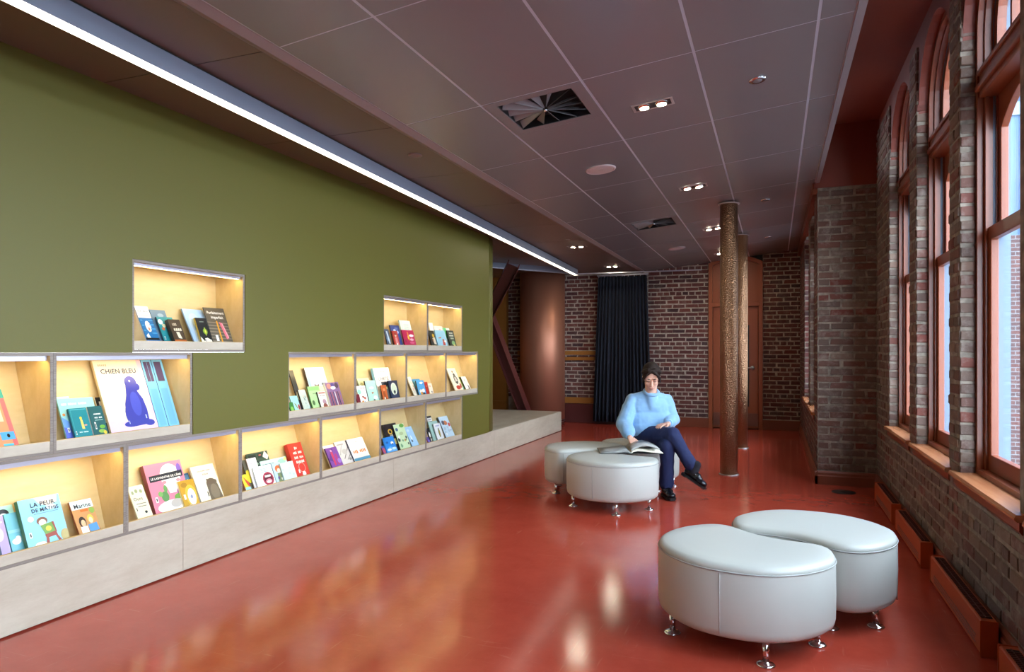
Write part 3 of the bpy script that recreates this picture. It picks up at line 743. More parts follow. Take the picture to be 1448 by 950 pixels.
# curtain with soft folds, narrower at the top
cu = thing('curtain', 'floor length navy blue pleated curtain hanging on the brick back wall', 'curtain', (-2.54, 12.08, 0))
b = MB(); b.smooth = True; NU, NV = 220, 14; grid = []
for j in range(NV+1):
    t = j/NV; z = 2.665-t*(2.665-0.052); half = 0.435+0.10*t; row = []
    for i in range(NU+1):
        u = i/NU; x = -half+2*half*u-0.004*t
        ph = u*15*2*PI
        amp = 0.020+0.030*t
        y = amp*math.sin(ph+0.7*math.sin(u*9))+0.014*math.sin(u*41+t*2.0)*t+0.012*math.sin(u*23)
        row.append(b.vert((x, y, z)))
    grid.append(row)
for j in range(NV):
    for i in range(NU): b.face([grid[j][i], grid[j+1][i], grid[j+1][i+1], grid[j][i+1]])
o = b.build('drape', M['curtain'], cu); md = o.modifiers.new('t', 'SOLIDIFY'); md.thickness = 0.004
box('header_rail', -0.46, 0.46, -0.012, 0.012, 2.675, 2.70, M['alu'], cu)
for k in range(9): box('glider', -0.43+0.1075*k-0.006, -0.43+0.1075*k+0.006, -0.006, 0.006, 2.655, 2.676, M['alu'], cu)
b = MB()
for k in (-0.4, 0.0, 0.4): b.box(k-0.01, k+0.01, 0.012, 0.2, 2.68, 2.695)
b.build('wall_bracket', M['alu'], cu)

# --- comma shaped ottomans
PET = [(-0.428,-0.002),(-0.373,0.211),(-0.239,0.349),(-0.123,0.364),(-0.031,0.283),(0.053,0.213),(0.141,0.173),(0.271,0.151),(0.339,0.11),(0.36,0.002),(0.34,-0.111),(0.252,-0.24),(0.136,-0.325),(0.023,-0.355),(-0.115,-0.346),(-0.244,-0.297),(-0.364,-0.178)]
def crom(P, n=6):
    out = []; K = len(P); P = [Vector(p) for p in P]
    for i in range(K):
        a, b_, c, d = P[i-1], P[i], P[(i+1) % K], P[(i+2) % K]
        for k in range(n):
            t = k/n; out.append(0.5*(2*b_+(c-a)*t+(2*a-5*b_+4*c-d)*t*t+(3*b_-a-3*c+d)*t**3))
    for _ in range(4): out = [(out[i-1]+out[i]*2+out[(i+1) % len(out)])/4 for i in range(len(out))]
    return out
OUT = crom(PET); NO = len(OUT)
def onorm(i):
    t = OUT[(i+1) % NO]-OUT[i-1]; return Vector((-t.y, t.x)).normalized()*(-1)
area = sum(OUT[i-1].x*OUT[i].y-OUT[i].x*OUT[i-1].y for i in range(NO))
NRM = [onorm(i)*(1 if area > 0 else -1) for i in range(NO)]
def shell(prof):       # prof: list of (inset, z)
    b = MB(); b.smooth = True; rows = []
    for (ins, z) in prof: rows.append([b.vert((OUT[i].x-NRM[i].x*ins, OUT[i].y-NRM[i].y*ins, z)) for i in range(NO)])
    for j in range(len(rows)-1):
        for i in range(NO): b.face([rows[j][i], rows[j][(i+1) % NO], rows[j+1][(i+1) % NO], rows[j+1][i]])
    return b, rows
def make_ottoman():
    r = thing('ottoman', 'x', 'ottoman', (0, 0, 0), 0, 'pale vinyl comma shaped ottomans')
    b, rows = shell([(0.055,0.103),(0.022,0.106),(0.006,0.120),(0.0,0.145),(-0.002,0.25),(0.0,0.375),(0.0035,0.392)])
    b.smooth = False; b.face(list(reversed(rows[0]))); b.build('side_upholstery', M['vinyl'], r)
    b, rows = shell([(0.0035,0.3925),(0.001,0.402),(0.010,0.417),(0.028,0.4245)])
    cc = Vector((0.0, -0.08)); ring = [Vector(b.v[i][:2]) for i in rows[-1]]
    for (k, z) in ((0.82, 0.4285), (0.55, 0.4315), (0.25, 0.433)):
        rows.append([b.vert((cc.x+(p.x-cc.x)*k, cc.y+(p.y-cc.y)*k, z)) for p in ring])
        for i in range(NO): b.face([rows[-2][i], rows[-2][(i+1) % NO], rows[-1][(i+1) % NO], rows[-1][i]])
    c = b.vert((cc.x, cc.y, 0.4335))
    for i in range(NO): b.face([rows[-1][i], rows[-1][(i+1) % NO], c])
    b.build('top_upholstery', M['vinyl'], r)
    b = MB(); b.tube([(OUT[i].x+NRM[i].x*0.0005, OUT[i].y+NRM[i].y*0.0005, 0.393) for i in list(range(NO))+[0]], 0.0032, 6); b.build('piping', M['seam'], r)
    for i in (4, 44, 84):
        x, y = OUT[i].x+NRM[i].x*0.0015, OUT[i].y+NRM[i].y*0.0015
        MB().tube([(x, y, 0.125), (x, y, 0.25), (x, y, 0.385)], 0.0022, 6).build('side_seam', M['seam'], r)
    for (x, y) in [(-0.345,-0.10),(-0.30,0.195),(-0.09,0.285),(0.285,0.0),(0.07,-0.295)]:
        l = MB().lathe([(0.014,0.016),(0.014,0.104)], c=(x, y, 0), seg=16).build('leg', M['chrome'], r)
        MB().lathe([(0.036,0.0),(0.040,0.004),(0.034,0.010),(0.016,0.016),(0.016,0.019)], c=(x, y, 0), seg=24).build('foot', M['chrome'], l)
    return r
ot = make_ottoman(); ot.location = (-0.105, 3.371, 0); ot['label'] = 'pale grey vinyl ottoman standing nearest the camera'
dup(ot, (0.145, 3.876, 0), PI+0.05, 'pale grey vinyl ottoman tucked behind the nearest one, beside the wall heaters')
dup(ot, (-1.265, 5.741, 0), 0.0, 'pale vinyl ottoman at the front of the group of three by the woman')
dup(ot, (-1.722, 6.312, 0), 4.023, 'pale vinyl ottoman on the left of the group of three')
dup(ot, (-1.284, 6.795, 0), 2.9, 'pale vinyl ottoman the woman is sitting on')

# --- convector heaters along the window wall
def heater(y0, y1, lb):
    r = thing('convector_heater', lb, 'heater', (0.866, (y0+y1)/2, 0), 0, 'low orange convector heaters under the windows'); h = (y1-y0)/2
    d = 0.0315
    b = MB(); b.prism([(-d,0.012),(-d,0.150),(-d+0.006,0.156),(d,0.156),(d,0.012)], lambda u, v, q: (u, q, v), -h, h); b.build('casing', M['heater'], r, 0.002)
    for s in (-1, 1): MB().box(-d-0.003, d+0.002, s*h-(0.0 if s > 0 else 0.006), s*h+(0.006 if s > 0 else 0.0), 0.0, 0.159).build('end_cap', M['heater'], r, 0.002)
    b = MB(); b.box(-d+0.012, d-0.008, -h+0.04, h-0.04, 0.1562, 0.158); b.build('grille_bed', M['dark'], r)
    b = MB(); n = int((2*h-0.1)/0.018)
    for k in range(n): b.box(-d+0.012, d-0.008, -h+0.05+k*0.018, -h+0.057+k*0.018, 0.158, 0.161)
    b.box(-0.004, 0.0, -h+0.04, h-0.04, 0.158, 0.162); b.build('top_grille', M['steel_red'], r)
    b = MB(); n = int((2*h-0.16)/0.022)
    for k in range(n):
        for q in range(3):
            y = -h+0.08+k*0.022+(0.011 if q % 2 else 0); b.box(-d-0.0012, -d, y, y+0.012, 0.03+q*0.016, 0.038+q*0.016)
    b.build('vent_slots', M['trim_ceiling'], r)
heater(2.18, 3.24, 'orange convector heater in the bottom right corner of the picture'); heater(3.50, 4.52, 'orange convector heater nearest the pair of ottomans, slotted front')
heater(4.80, 5.74, 'orange convector heater under the middle window'); heater(5.92, 6.85, 'orange convector heater at the far end before the brick pier')
# --- floor outlet
r = thing('floor_outlet', 'flat black round cover on the red floor before the brick pier', 'floor outlet', (0.604, 7.108, 0))
MB().lathe([(0.0,0.008),(0.085,0.008),(0.10,0.004),(0.105,0.0)], seg=36).build('plate', M['black'], r)
MB().lathe([(0.0,0.011),(0.03,0.011),(0.032,0.008)], seg=20).build('lid', M['black'], r)

# ================================================================== BOOKS
# niche, key, y from, y to, height along the slope, set-back behind the lip, lean (deg), thickness
BOOKS = [
('B0','navy',2.03,2.116,0.173,0.0,21,0.012),
('B0','lavender',2.079,2.167,0.216,0.0182,21,0.012),
('B0','cloud',2.184,2.25,0.216,0.0364,21,0.01),
('B0','bunny',2.15,2.243,0.253,0.0546,21,0.01),
('B0','mathis',2.235,2.439,0.268,0.0,21,0.026),
('B0','marine',2.498,2.619,0.217,0.0,27,0.012),
('B1','ours',2.848,2.947,0.234,0.0,27,0.008),
('B1','labyrinthe',2.977,3.243,0.324,0.0182,21,0.03),
('B1','blueback',3.266,3.316,0.233,0.0440,25,0.01),
('B1','yellow',3.17,3.288,0.198,0.0,21,0.014),
('B1','bear',3.319,3.507,0.268,0.0169,25,0.014),
('B2','greyyellow',3.764,3.816,0.241,0.0346,21,0.008),
('B2','pinkedge',3.695,3.745,0.153,0.0,27,0.008),
('B2','pinkwhite',3.792,3.881,0.248,0.0182,21,0.008),
('B2','forest',3.83,4.042,0.274,0.0473,21,0.01),
('B2','mintwide',3.93,4.204,0.206,0.0364,21,0.008),
('B2','mouth',3.806,3.987,0.182,0.0,21,0.01),
('B2','orangehair',4.017,4.106,0.177,0.0182,21,0.01),
('B2','palegreen',4.082,4.223,0.169,0.0,21,0.012),
('B2','redsmall',4.232,4.288,0.18,0.0583,21,0.008),
('B2','redthick',4.231,4.389,0.288,0.0146,21,0.034),
('B3','figures',4.682,4.823,0.227,0.0267,27,0.008),
('B3','purple',4.669,4.819,0.208,0.0,27,0.012),
('B3','sketch',4.836,5.021,0.241,0.0191,27,0.008),
('B3','orangetitle',4.99,5.23,0.242,0.0,27,0.016),
('B4','redblue',5.456,5.506,0.12,0.0,27,0.008),
('B4','blue',5.53,5.714,0.183,0.0146,21,0.012),
('B4','black',5.631,5.872,0.301,0.0401,21,0.012),
('B4','greencats',5.778,5.975,0.284,0.0182,21,0.014),
('B4','lightblue',6.014,6.15,0.245,0.0191,27,0.01),
('B5','banner',6.531,6.627,0.301,0.0575,19,0.008),
('B5','blackwhite',6.386,6.44,0.183,0.018,19,0.01),
('B5','mint',6.486,6.682,0.241,0.0324,19,0.01),
('B5','pickle',6.538,6.687,0.216,0.0072,19,0.01),
('B5','fox',6.772,6.986,0.277,0.0225,25,0.012),
('B5','smallpurple',6.317,6.367,0.098,0.0,27,0.008),
('M0','salmon',2.082,2.196,0.336,0.0,27,0.014),
('M1','mintdots',2.446,2.644,0.255,0.0255,21,0.01),
('M1','tab',2.463,2.529,0.266,0.0473,21,0.008),
('M1','teal',2.475,2.571,0.2,0.0,21,0.014),
('M1','darkteal',2.579,2.661,0.201,0.0,21,0.018),
('M1','smallblack',2.681,2.731,0.252,0.048,23,0.008),
('M1','chien',2.695,3.153,0.463,0.0219,21,0.016),
('M2','blackleft',4.308,4.358,0.362,0.0364,21,0.01),
('M2','feather',4.205,4.29,0.157,0.0164,21,0.008),
('M2','darkgreen',4.15,4.2,0.112,0.0,21,0.008),
('M2','pattern',4.325,4.406,0.2,0.0182,21,0.01),
('M2','green',4.435,4.579,0.218,0.018,19,0.014),
('M2','bearblue',4.499,4.744,0.373,0.0467,19,0.014),
('M2','whitebrown',4.518,4.613,0.171,0.0,19,0.012),
('M2','purplestripe',4.661,4.837,0.237,0.0108,19,0.02),
('M2','backyellow',4.606,4.668,0.215,0.036,19,0.008),
('M3','paleyellow',5.205,5.39,0.262,0.0443,23,0.008),
('M3','kids',5.069,5.205,0.189,0.0141,15,0.008),
('M3','darkred',5.016,5.066,0.118,0.0,15,0.008),
('M3','mintbird',5.225,5.386,0.228,0.0176,15,0.014),
('M3','lamitie',5.442,5.715,0.337,0.0458,15,0.028),
('M3','orange',5.427,5.518,0.178,0.0,13,0.01),
('M3','moon',5.603,5.757,0.212,0.0174,13,0.012),
('M3','darkbird',5.528,5.638,0.207,0.0352,15,0.008),
('M4','floral',6.087,6.15,0.247,0.0338,25,0.01),
('M4','blueone',6.162,6.324,0.217,0.0375,25,0.008),
('M4','bluecats',6.13,6.284,0.192,0.0106,15,0.012),
('M4','red',6.315,6.385,0.171,0.0246,15,0.01),
('M4','cream',6.365,6.445,0.154,0.0106,15,0.008),
('M5','zebra',7.007,7.217,0.317,0.0188,25,0.01),
('M5','lime',7.228,7.323,0.206,0.0382,27,0.008),
('M5','whitefigure',7.277,7.411,0.205,0.0114,27,0.014),
('T0','fish',2.91,3.0,0.279,0.0,27,0.012),
('T0','bluedark',3.052,3.163,0.262,0.06,25,0.01),
('T0','tealart',3.063,3.178,0.213,0.0375,25,0.012),
('T0','brown',3.103,3.19,0.191,0.0,25,0.026),
('T0','paleblue',3.291,3.46,0.287,0.0382,27,0.01),
('T0','blackflower',3.322,3.408,0.212,0.0146,21,0.014),
('T0','parfait',3.431,3.605,0.294,0.0291,21,0.006),
('T1','darkleft',5.536,5.612,0.202,0.0176,15,0.008),
('T1','navystar',5.679,5.844,0.246,0.0317,15,0.012),
('T1','redkid',5.652,5.748,0.187,0.007,15,0.01),
('T1','palemint',5.898,6.104,0.303,0.0422,15,0.014),
('T1','magenta',5.848,6.073,0.202,0.0106,15,0.014),
('T2','whiteback',6.519,6.607,0.304,0.0458,15,0.008),
('T2','blackyellow',6.395,6.515,0.212,0.007,15,0.012),
('T2','pinkcream',6.62,6.821,0.273,0.0458,15,0.008),
('T2','skyblue',6.564,6.795,0.223,0.0176,15,0.01),
('T2','greenwhite',6.82,6.965,0.256,0.0352,15,0.01),
('T2','blackgreen',6.835,6.997,0.226,0.007,15,0.01)
]
def hx(s): return srgb(int(s[0:2],16), int(s[2:4],16), int(s[4:6],16))
def print_mat():
    m = mat('printed_paper', (1,1,1,1), 0.3)
    a = N(m, 'ShaderNodeAttribute', attribute_name='ink'); Lk(m, a.outputs['Color'], bsdf(m).inputs['Base Color']); return m
M['print'] = print_mat()
M['pages'] = mat('book_pages', srgb(232,224,204), 0.8)
class Ink:
    """flat printed shapes on the plane x = h, coordinates (y, z)"""
    def __init__(s): s.v = []; s.f = []; s.c = []
    def poly(s, pts, h, col):
        b = len(s.v); s.v += [(h, y, z) for (y, z) in pts]; s.f.append(list(range(b, b+len(pts)))); s.c.append(col)
    def solid(s, x0, x1, y0, y1, z0, z1, col):
        b = len(s.v)
        for x in (x0, x1):
            for y in (y0, y1):
                for z in (z0, z1): s.v.append((x, y, z))
        for q in ((0,1,3,2),(4,6,7,5),(0,4,5,1),(2,3,7,6),(0,2,6,4),(1,5,7,3)): s.f.append([b+i for i in q]); s.c.append(col)
    def build(s, name, parent, me_only=False):
        me = bpy.data.meshes.new(name); me.from_pydata(s.v, [], s.f); me.materials.append(M['print'])
        at = me.color_attributes.new('ink', 'FLOAT_COLOR', 'CORNER'); k = 0
        for p, c in zip(me.polygons, s.c):
            for li in p.loop_indices: at.data[li].color = c
        me.update()
        return me if me_only else link(name, me, parent)
_tc = {}
def text_polys(txt):
    """glyph faces of a text, normalised to width 1: (list of 2d polygons, height)"""
    if txt in _tc: return _tc[txt]
    cu = bpy.data.curves.new('t', 'FONT'); cu.body = txt; cu.resolution_u = 2; cu.offset = 0.018; cu.space_character = 1.05
    o = bpy.data.objects.new('t', cu); COL.objects.link(o)
    dg = bpy.context.evaluated_depsgraph_get(); me = bpy.data.meshes.new_from_object(o.evaluated_get(dg))
    xs = [v.co.x for v in me.vertices]; ys = [v.co.y for v in me.vertices]; w = max(xs)-min(xs); x0, y0 = min(xs), min(ys)
    P = [[((me.vertices[i].co.x-x0)/w, (me.vertices[i].co.y-y0)/w) for i in p.vertices] for p in me.polygons]
    hgt = (max(ys)-y0)/w
    bpy.data.objects.remove(o, do_unlink=True); bpy.data.meshes.remove(me); bpy.data.curves.remove(cu)
    _tc[txt] = (P, hgt); return _tc[txt]
W_, K_ = 'f4f0e6', '20201f'
def dots(seed, n, cols, u0=.08, u1=.92, v0=.28, v1=.75, r=(.04,.11)):
    rn = random.Random(seed); out = []
    for i in range(n):
        q = rn.uniform(*r); out.append(('e', rn.uniform(u0,u1), rn.uniform(v0,v1), q, q*rn.uniform(.5,.9), rn.choice(cols)))
    return out
def lines(u0, u1, v, col, n=1, dv=.05): return [('r', u0+(.05 if i%2 else 0), v-i*dv, u1-(.04 if i%2 else 0), v-i*dv+.022, col) for i in range(n)]
STK = [('r', .08, .28, .14, .38, W_), ('r', .095, .30, .125, .36, K_)]     # library sticker
# key: (label, cover colour, spine colour, art)
ART = {
'navy': ('thin dark navy book at the left picture edge, bottom niche', '28304a', '1c2238', lines(.2,.8,.8,'8a90a8',2)),
'lavender': ('lavender purple book at the left picture edge, bottom niche', 'b09ad6', '8a76b4', [('e',.6,.6,.25,.16,'cbbce6')]+lines(.3,.9,.85,W_,1)),
'cloud': ('aqua blue book with a white cloud, behind the lavender one', '6fb8c8', '5090a0', [('e',.45,.35,.32,.07,W_),('e',.6,.4,.2,.07,W_),('r',.0,.55,1,.62,'90ccd6')]),
'bunny': ('pale mint book with a black and white animal head at its top', 'a6d8cc', '202024', [('e',.45,.85,.3,.09,K_),('e',.45,.80,.2,.06,W_),('r',.2,.45,.95,.65,'c6e6de')]),
'mathis': ('light blue picture book with a red chair and curved title lettering', '8ccbe8', '3f6e4c', [('p',[(.38,1),(.95,1),(.9,.86),(.7,.80),(.5,.86)],'f2e9d2'),('r',.3,.69,.9,.70,'5c7a90'),
   ('e',.20,.62,.07,.05,W_),('e',.75,.78,.12,.05,'dff0f6'),('e',.45,.55,.13,.075,'7a4a2c'),('e',.45,.52,.09,.06,'f0d8c8'),('p',[(.38,.47),(.66,.50),(.72,.30),(.46,.28)],'6f9a3a'),('e',.56,.39,.07,.05,'e4c23c'),
   ('p',[(.44,.29),(.72,.32),(.74,.24),(.46,.22)],'9a3c24'),('p',[(.46,.23),(.52,.23),(.5,.08),(.42,.08)],'9a3c24'),('p',[(.68,.25),(.73,.25),(.84,.08),(.76,.08)],'9a3c24'),('p',[(.66,.5),(.71,.5),(.74,.3),(.71,.3)],'9a3c24'),('e',.93,.2,.12,.12,'b8a86a'),('e',.30,.13,.14,.05,W_),('t','LA PEUR',.26,.86,.87,'2a2434'),('t','DE MATHIS',.26,.92,.76,'2a2434')]+STK),
'marine': ('small book with a black script title and two cartoon figures', 'c8935c', '8a4a2a', [('r',0,.78,1,1,'cfe2e4'),('t','Marine',.14,.9,.86,'1c1a1a'),('r',.35,.70,.7,.76,'d8702c'),('e',.3,.45,.16,.14,'3a2a20'),('e',.32,.42,.10,.09,'e8b890'),('e',.68,.5,.14,.11,'e0c050'),('e',.68,.46,.09,.08,'f0cfae'),('p',[(.5,.36),(.9,.38),(.95,.1),(.5,.1)],'5a9ad0'),('p',[(.14,.34),(.46,.34),(.46,.1),(.14,.1)],'f2f0ea'),('e',.86,.7,.12,.08,'8aa84a')]),
'ours': ('cream booklet with a thin handwritten title, left in the pink book niche', 'efe9c4', 'd8d0a8', [('e',.2,.83,.08,.05,'9aa47a'),('e',.45,.86,.1,.05,'9aa47a'),('e',.75,.84,.1,.05,'9aa47a'),('t','Ours',.12,.72,.66,'6a6450')]+lines(.2,.85,.52,'8a8470',2,.07)+[('e',.65,.3,.09,.035,K_),('r',.1,.36,.15,.44,K_)]),
'labyrinthe': ('thick pink book with a white face and plants, black title band', 'e07f95', '8a4a4a', [('e',.62,.72,.27,.24,'eef0e2'),('p',[(.4,.72),(.85,.72),(.74,.4),(.5,.4)],'eef0e2'),('e',.9,.80,.07,.14,'7a5cb0'),('p',[(.06,.66),(.06,.78),(.96,.80),(.96,.68)],'1c1c20'),('t','LE LABYRINTHE DE L\'ÂME',.10,.92,.725,'f4f2ea'),('e',.42,.62,.06,.03,'e88a90'),('e',.80,.62,.06,.03,'e88a90'),
   ('e',.35,.36,.10,.10,'5a8a4a'),('e',.24,.42,.06,.05,'7aa85a'),('e',.4,.5,.05,.07,'6a9a52'),('e',.8,.40,.12,.08,'a05a90'),('e',.9,.36,.09,.06,'7a4a8a'),('e',.7,.30,.12,.07,'6a9a3a'),('e',.9,.28,.08,.05,'d8702c'),('e',.5,.16,.42,.12,'e6ebe4'),('e',.6,.2,.16,.08,'b8b0a8')]+STK),
'blueback': ('small navy and white book peeking out behind the yellow one', '2c4a66', 'eeeae0', [('r',.3,.6,.9,.95,'48708c'),('e',.6,.75,.2,.08,W_)]),
'yellow': ('small mustard yellow book with a white oval animal face', 'c2951c', 'e8d9b0', [('e',.3,.85,.2,.08,'a87c14'),('e',.6,.5,.36,.34,'d8b43c'),('e',.62,.45,.25,.27,'efeadd'),('e',.6,.45,.08,.06,'8a94b0'),('r',.12,.4,.24,.56,W_),('e',.4,.15,.16,.06,'e6e2d6')]),
'bear': ('cream book with a brown bear seen in profile', 'f0e8cc', 'ece2d2', [('b',16,.22,.82,.86,'c88a70'),('b',5,.40,.66,.77,'a89a88'),('e',.66,.52,.22,.13,'6a5a48'),('e',.84,.55,.07,.05,'6a5a48'),('e',.52,.62,.04,.03,'6a5a48'),('p',[(.44,.5),(.9,.5),(.98,.06),(.42,.06)],'6e6250'),('e',.7,.3,.18,.2,'857862'),('r',.36,.22,.40,.34,K_)]),
'greyyellow': ('dark grey book behind the pink drawings, left in the red book niche', '5a5648', '3a382e', [('e',.4,.5,.4,.2,'d8c832')]),
'pinkedge': ('narrow booklet with a magenta spine and a yellow and red cover', 'd6cc3a', 'c83a6a', [('p',[(.3,.9),(1,.6),(1,.3),(.6,.5)],'c84a3a'),('r',0,.2,1,.4,'9ad0d8')]),
'pinkwhite': ('white booklet with faint pink figures, beside the red lips book', 'f4eef0', 'e0d2d6', [('b',7,.2,.8,.84,'d89aa8'),('e',.4,.62,.1,.06,'e8a8b8'),('e',.55,.45,.12,.08,'e8b0bc'),('e',.6,.32,.2,.1,'8ac4d8')]),
'forest': ('dark green forest picture book at the back of the red book niche', '3c4f3c', '28362a', [('p',[(.0,.8),(1,.72),(1,.62),(0,.66)],'2a302c'),('r',.06,.84,.42,.96,'26302a'),('r',.5,.84,.7,.97,'26302a'),('p',[(.72,.86),(.86,1),(1,.86),(.9,.76)],'efe6d6'),('e',.3,.7,.14,.05,'90a890'),('e',.7,.66,.16,.05,'a8bca0'),('r',.55,.9,.66,.93,'c86a5a')]),
'mintwide': ('wide pale mint book at the back with a grey title strip', 'c4e4d8', 'a0c4b8', [('b',20,.06,.5,.86,'5a7a80'),('e',.8,.85,.16,.1,'9ad8b8'),('e',.95,.92,.06,.06,'e6e07a')]),
'mouth': ('white book with a big open red laughing mouth', 'eef2f0', 'd4dcda', lines(.3,.75,.86,'8ab0b8',3,.06)+[('e',.66,.45,.30,.27,'a8344a'),('e',.66,.46,.23,.19,'5a1a28'),('r',.5,.52,.82,.60,W_),('e',.66,.36,.17,.09,'e8909a'),('e',.66,.33,.13,.05,W_),('r',.56,.1,.6,.2,'a8344a'),('r',.74,.1,.78,.2,'a8344a')]),
'orangehair': ('pale blue book with an orange haired child', 'bcd4e0', '8aa0b4', [('e',.55,.74,.34,.15,'e2733a'),('e',.6,.66,.2,.1,'f4dcc8'),('p',[(.36,.56),(.86,.56),(.95,.2),(.3,.2)],'7a8a5a'),('e',.4,.36,.12,.07,'5a4a7a'),('e',.75,.3,.1,.06,W_)]),
'palegreen': ('pale blue green book with light leaf drawings, left of the red book', 'cfe4de', 'a4c0c4', dots(3,8,['e4efc8','f0dcc8','b8d4c0'],v0=.3,v1=.8)),
'redsmall': ('small plain red book half hidden left of the thick red book', 'd4564a', 'b03c32', [('r',.2,.8,.8,.86,'e8a090')]),
'redthick': ('thick red book with bold pale title lines and a small ring', 'd23a2c', 'b42c22', [('b',2,.40,.60,.86,'f6e6da'),('b',7,.22,.86,.73,'f6e6da'),('b',7,.22,.88,.60,'f6e6da'),('b',6,.26,.86,.48,'f6e6da'),('e',.56,.32,.24,.13,'f0b8a8'),('e',.56,.32,.21,.115,'d23a2c'),('r',.25,.18,.35,.28,'f6e6da'),('e',.6,.14,.13,.07,W_)]),
'figures': ('white booklet with small dancing figures on a pink ground', 'f2ece6', 'd8d0c8', [('r',0,0,1,.42,'dc8a78'),('e',.3,.52,.08,.05,'3a2a2a'),('p',[(.24,.48),(.4,.48),(.46,.2),(.2,.2)],'2c2a34'),('e',.65,.56,.08,.05,'e0a040'),('p',[(.6,.5),(.74,.5),(.8,.24),(.56,.24)],'c04a4a')]),
'purple': ('purple comic book with two red figures', '7a4a9c', '4a2c6a', [('p',[(.0,.5),(.4,.95),(.6,.95),(.3,.4)],'5a3480'),('p',[(.3,.8),(.5,.82),(.46,.25),(.3,.25)],'c03a5a'),('p',[(.58,.7),(.76,.72),(.76,.25),(.56,.25)],'a83a7a'),('e',.4,.86,.08,.05,'e0a8c0'),('e',.8,.4,.16,.1,'9a78c4')]),
'sketch': ('light grey book with black line sketches', 'd4d0cc', 'a8a4a0', [('p',[(.1,.5),(.13,.5),(.5,.9),(.47,.9)],'6a6660'),('p',[(.3,.35),(.33,.33),(.9,.75),(.88,.78)],'6a6660'),('p',[(.5,.3),(.52,.28),(.95,.5),(.93,.53)],'7a766e'),('e',.5,.6,.2,.1,'bcb8b2'),('e',.72,.3,.1,.05,'8a867e'),('r',.12,.86,.6,.9,'a09c96')]),
'orangetitle': ('white book with an orange lettered title above a blue base', 'f4f2ec', '4a4a5c', [('b',8,.1,.9,.50,'d07a30'),('r',.1,.40,.9,.405,'c8c0b0'),('b',13,.34,.66,.86,'a8a098'),('e',.5,.30,.46,.10,'e0ddd4'),('r',0,0,1,.26,'4a8aa8')]),
'redblue': ('tiny red and blue booklet in the lower left of the first unlit niche', '3a5aa0', 'a83a4a', [('e',.5,.6,.4,.25,'c04a5a')]),
'blue': ('bright blue book standing in front in the first unlit niche', '2f86d4', '2468a8', [('e',.25,.72,.12,.06,'1c5aa0'),('e',.7,.66,.14,.08,W_),('e',.72,.6,.06,.04,'3a3a4a'),('p',[(.0,.36),(.4,.5),(1,.34),(1,.1),(0,.1)],'6ab0e8'),('e',.3,.34,.2,.06,W_),('e',.75,.36,.2,.07,'cfe6f4')]),
'black': ('black book with a gold emblem behind the bright blue one', '2a2224', '1a1416', [('e',.4,.74,.16,.09,'d8a83c'),('e',.4,.74,.09,.05,'2a2224'),('b',7,.3,.85,.6,'c8bcb0'),('e',.6,.4,.18,.1,'c8b46a')]),
'greencats': ('pale green book with cats among leaves', 'd2e4b4', '2a2c26', [('e',.75,.93,.22,.07,'5a9a3c'),('e',.2,.82,.12,.06,'4a6a8a'),('e',.5,.66,.2,.06,'b8c890')]+dots(8,9,['2c3a3a','c8a04a','c05a4a','7aa87a',W_],v0=.22,v1=.6)),
'lightblue': ('light blue book with a white bird at the right of the first unlit niche', 'a8cdea', '7aa0c0', [('e',.3,.84,.18,.06,'cfe2f2'),('e',.35,.5,.1,.12,'e8f0f4'),('e',.3,.38,.1,.06,'46566a')]),
'banner': ('tall white book with black bars at its top, last unlit niche', 'eceae6', 'c8c6c0', [('r',0,.93,1,1,K_),('r',0,.74,1,.80,K_),('r',.1,.84,.8,.88,'9a98a0')]),
'blackwhite': ('narrow black and white book at the left of the last unlit niche', '1e1e20', '101012', [('e',.5,.6,.3,.16,W_),('e',.6,.3,.2,.1,'d8d4c4')]),
'mint': ('grey green mint book behind the small white one', 'a8c8bc', '86a89c', [('e',.6,.5,.2,.12,'90b0a4'),('e',.7,.35,.14,.1,'c0b08a')]),
'pickle': ('small white book with a dark green pickle shape', 'ecebe8', 'c8c6c2', [('r',.2,.84,.8,.9,'b8b4d0'),('e',.52,.52,.13,.25,'3c5a22'),('e',.56,.5,.06,.2,'c8a82c')]),
'fox': ('white and blue book with an orange fox drawing', 'c2d8e6', '5a6470', [('e',.5,.72,.2,.1,'d07a4a'),('e',.26,.74,.14,.1,'5a5a70'),('e',.85,.62,.13,.08,'c84a44')]+dots(11,9,['e8ecee','7a8a9c','b0c0cc'],v0=.25,v1=.55)),
'smallpurple': ('tiny purple book in the lower left of the last unlit niche', '5a4a9a', 'a84a6a', [('e',.5,.5,.3,.2,'8a78c8')]),
'salmon': ('salmon pink and orange book cut by the left picture edge', 'e89a6c', 'd87a70', [('r',0,.86,1,1,'3aa08a'),('r',.8,0,.98,.86,'e0706c'),('r',.2,.5,.7,.7,'f0d2b0'),('r',.4,.22,.95,.34,'5aa8dc'),('e',.7,.28,.06,.03,K_),('r',.4,.08,.8,.16,'5ac0dc')]),
'mintdots': ('aqua book with a white script title and orange dots', '98d2cc', '78b0ae', [('b',15,.08,.78,.88,'f2f8f4'),('p',[(0,0),(1,0),(1,.35),(.5,.3),(0,.62)],'6a9ad8'),('e',.08,.66,.04,.03,'d8863a'),('e',.3,.44,.05,.035,'e0a040'),('e',.42,.30,.06,.045,'d8a23a'),('e',.7,.5,.03,.02,'e8d06a'),('p',[(0,0),(.8,0),(.6,.22),(0,.4)],'5a6ac8')]+STK),
'tab': ('pale aqua board showing behind the aqua dotted book', 'b4e2de', '98c8c4', []),
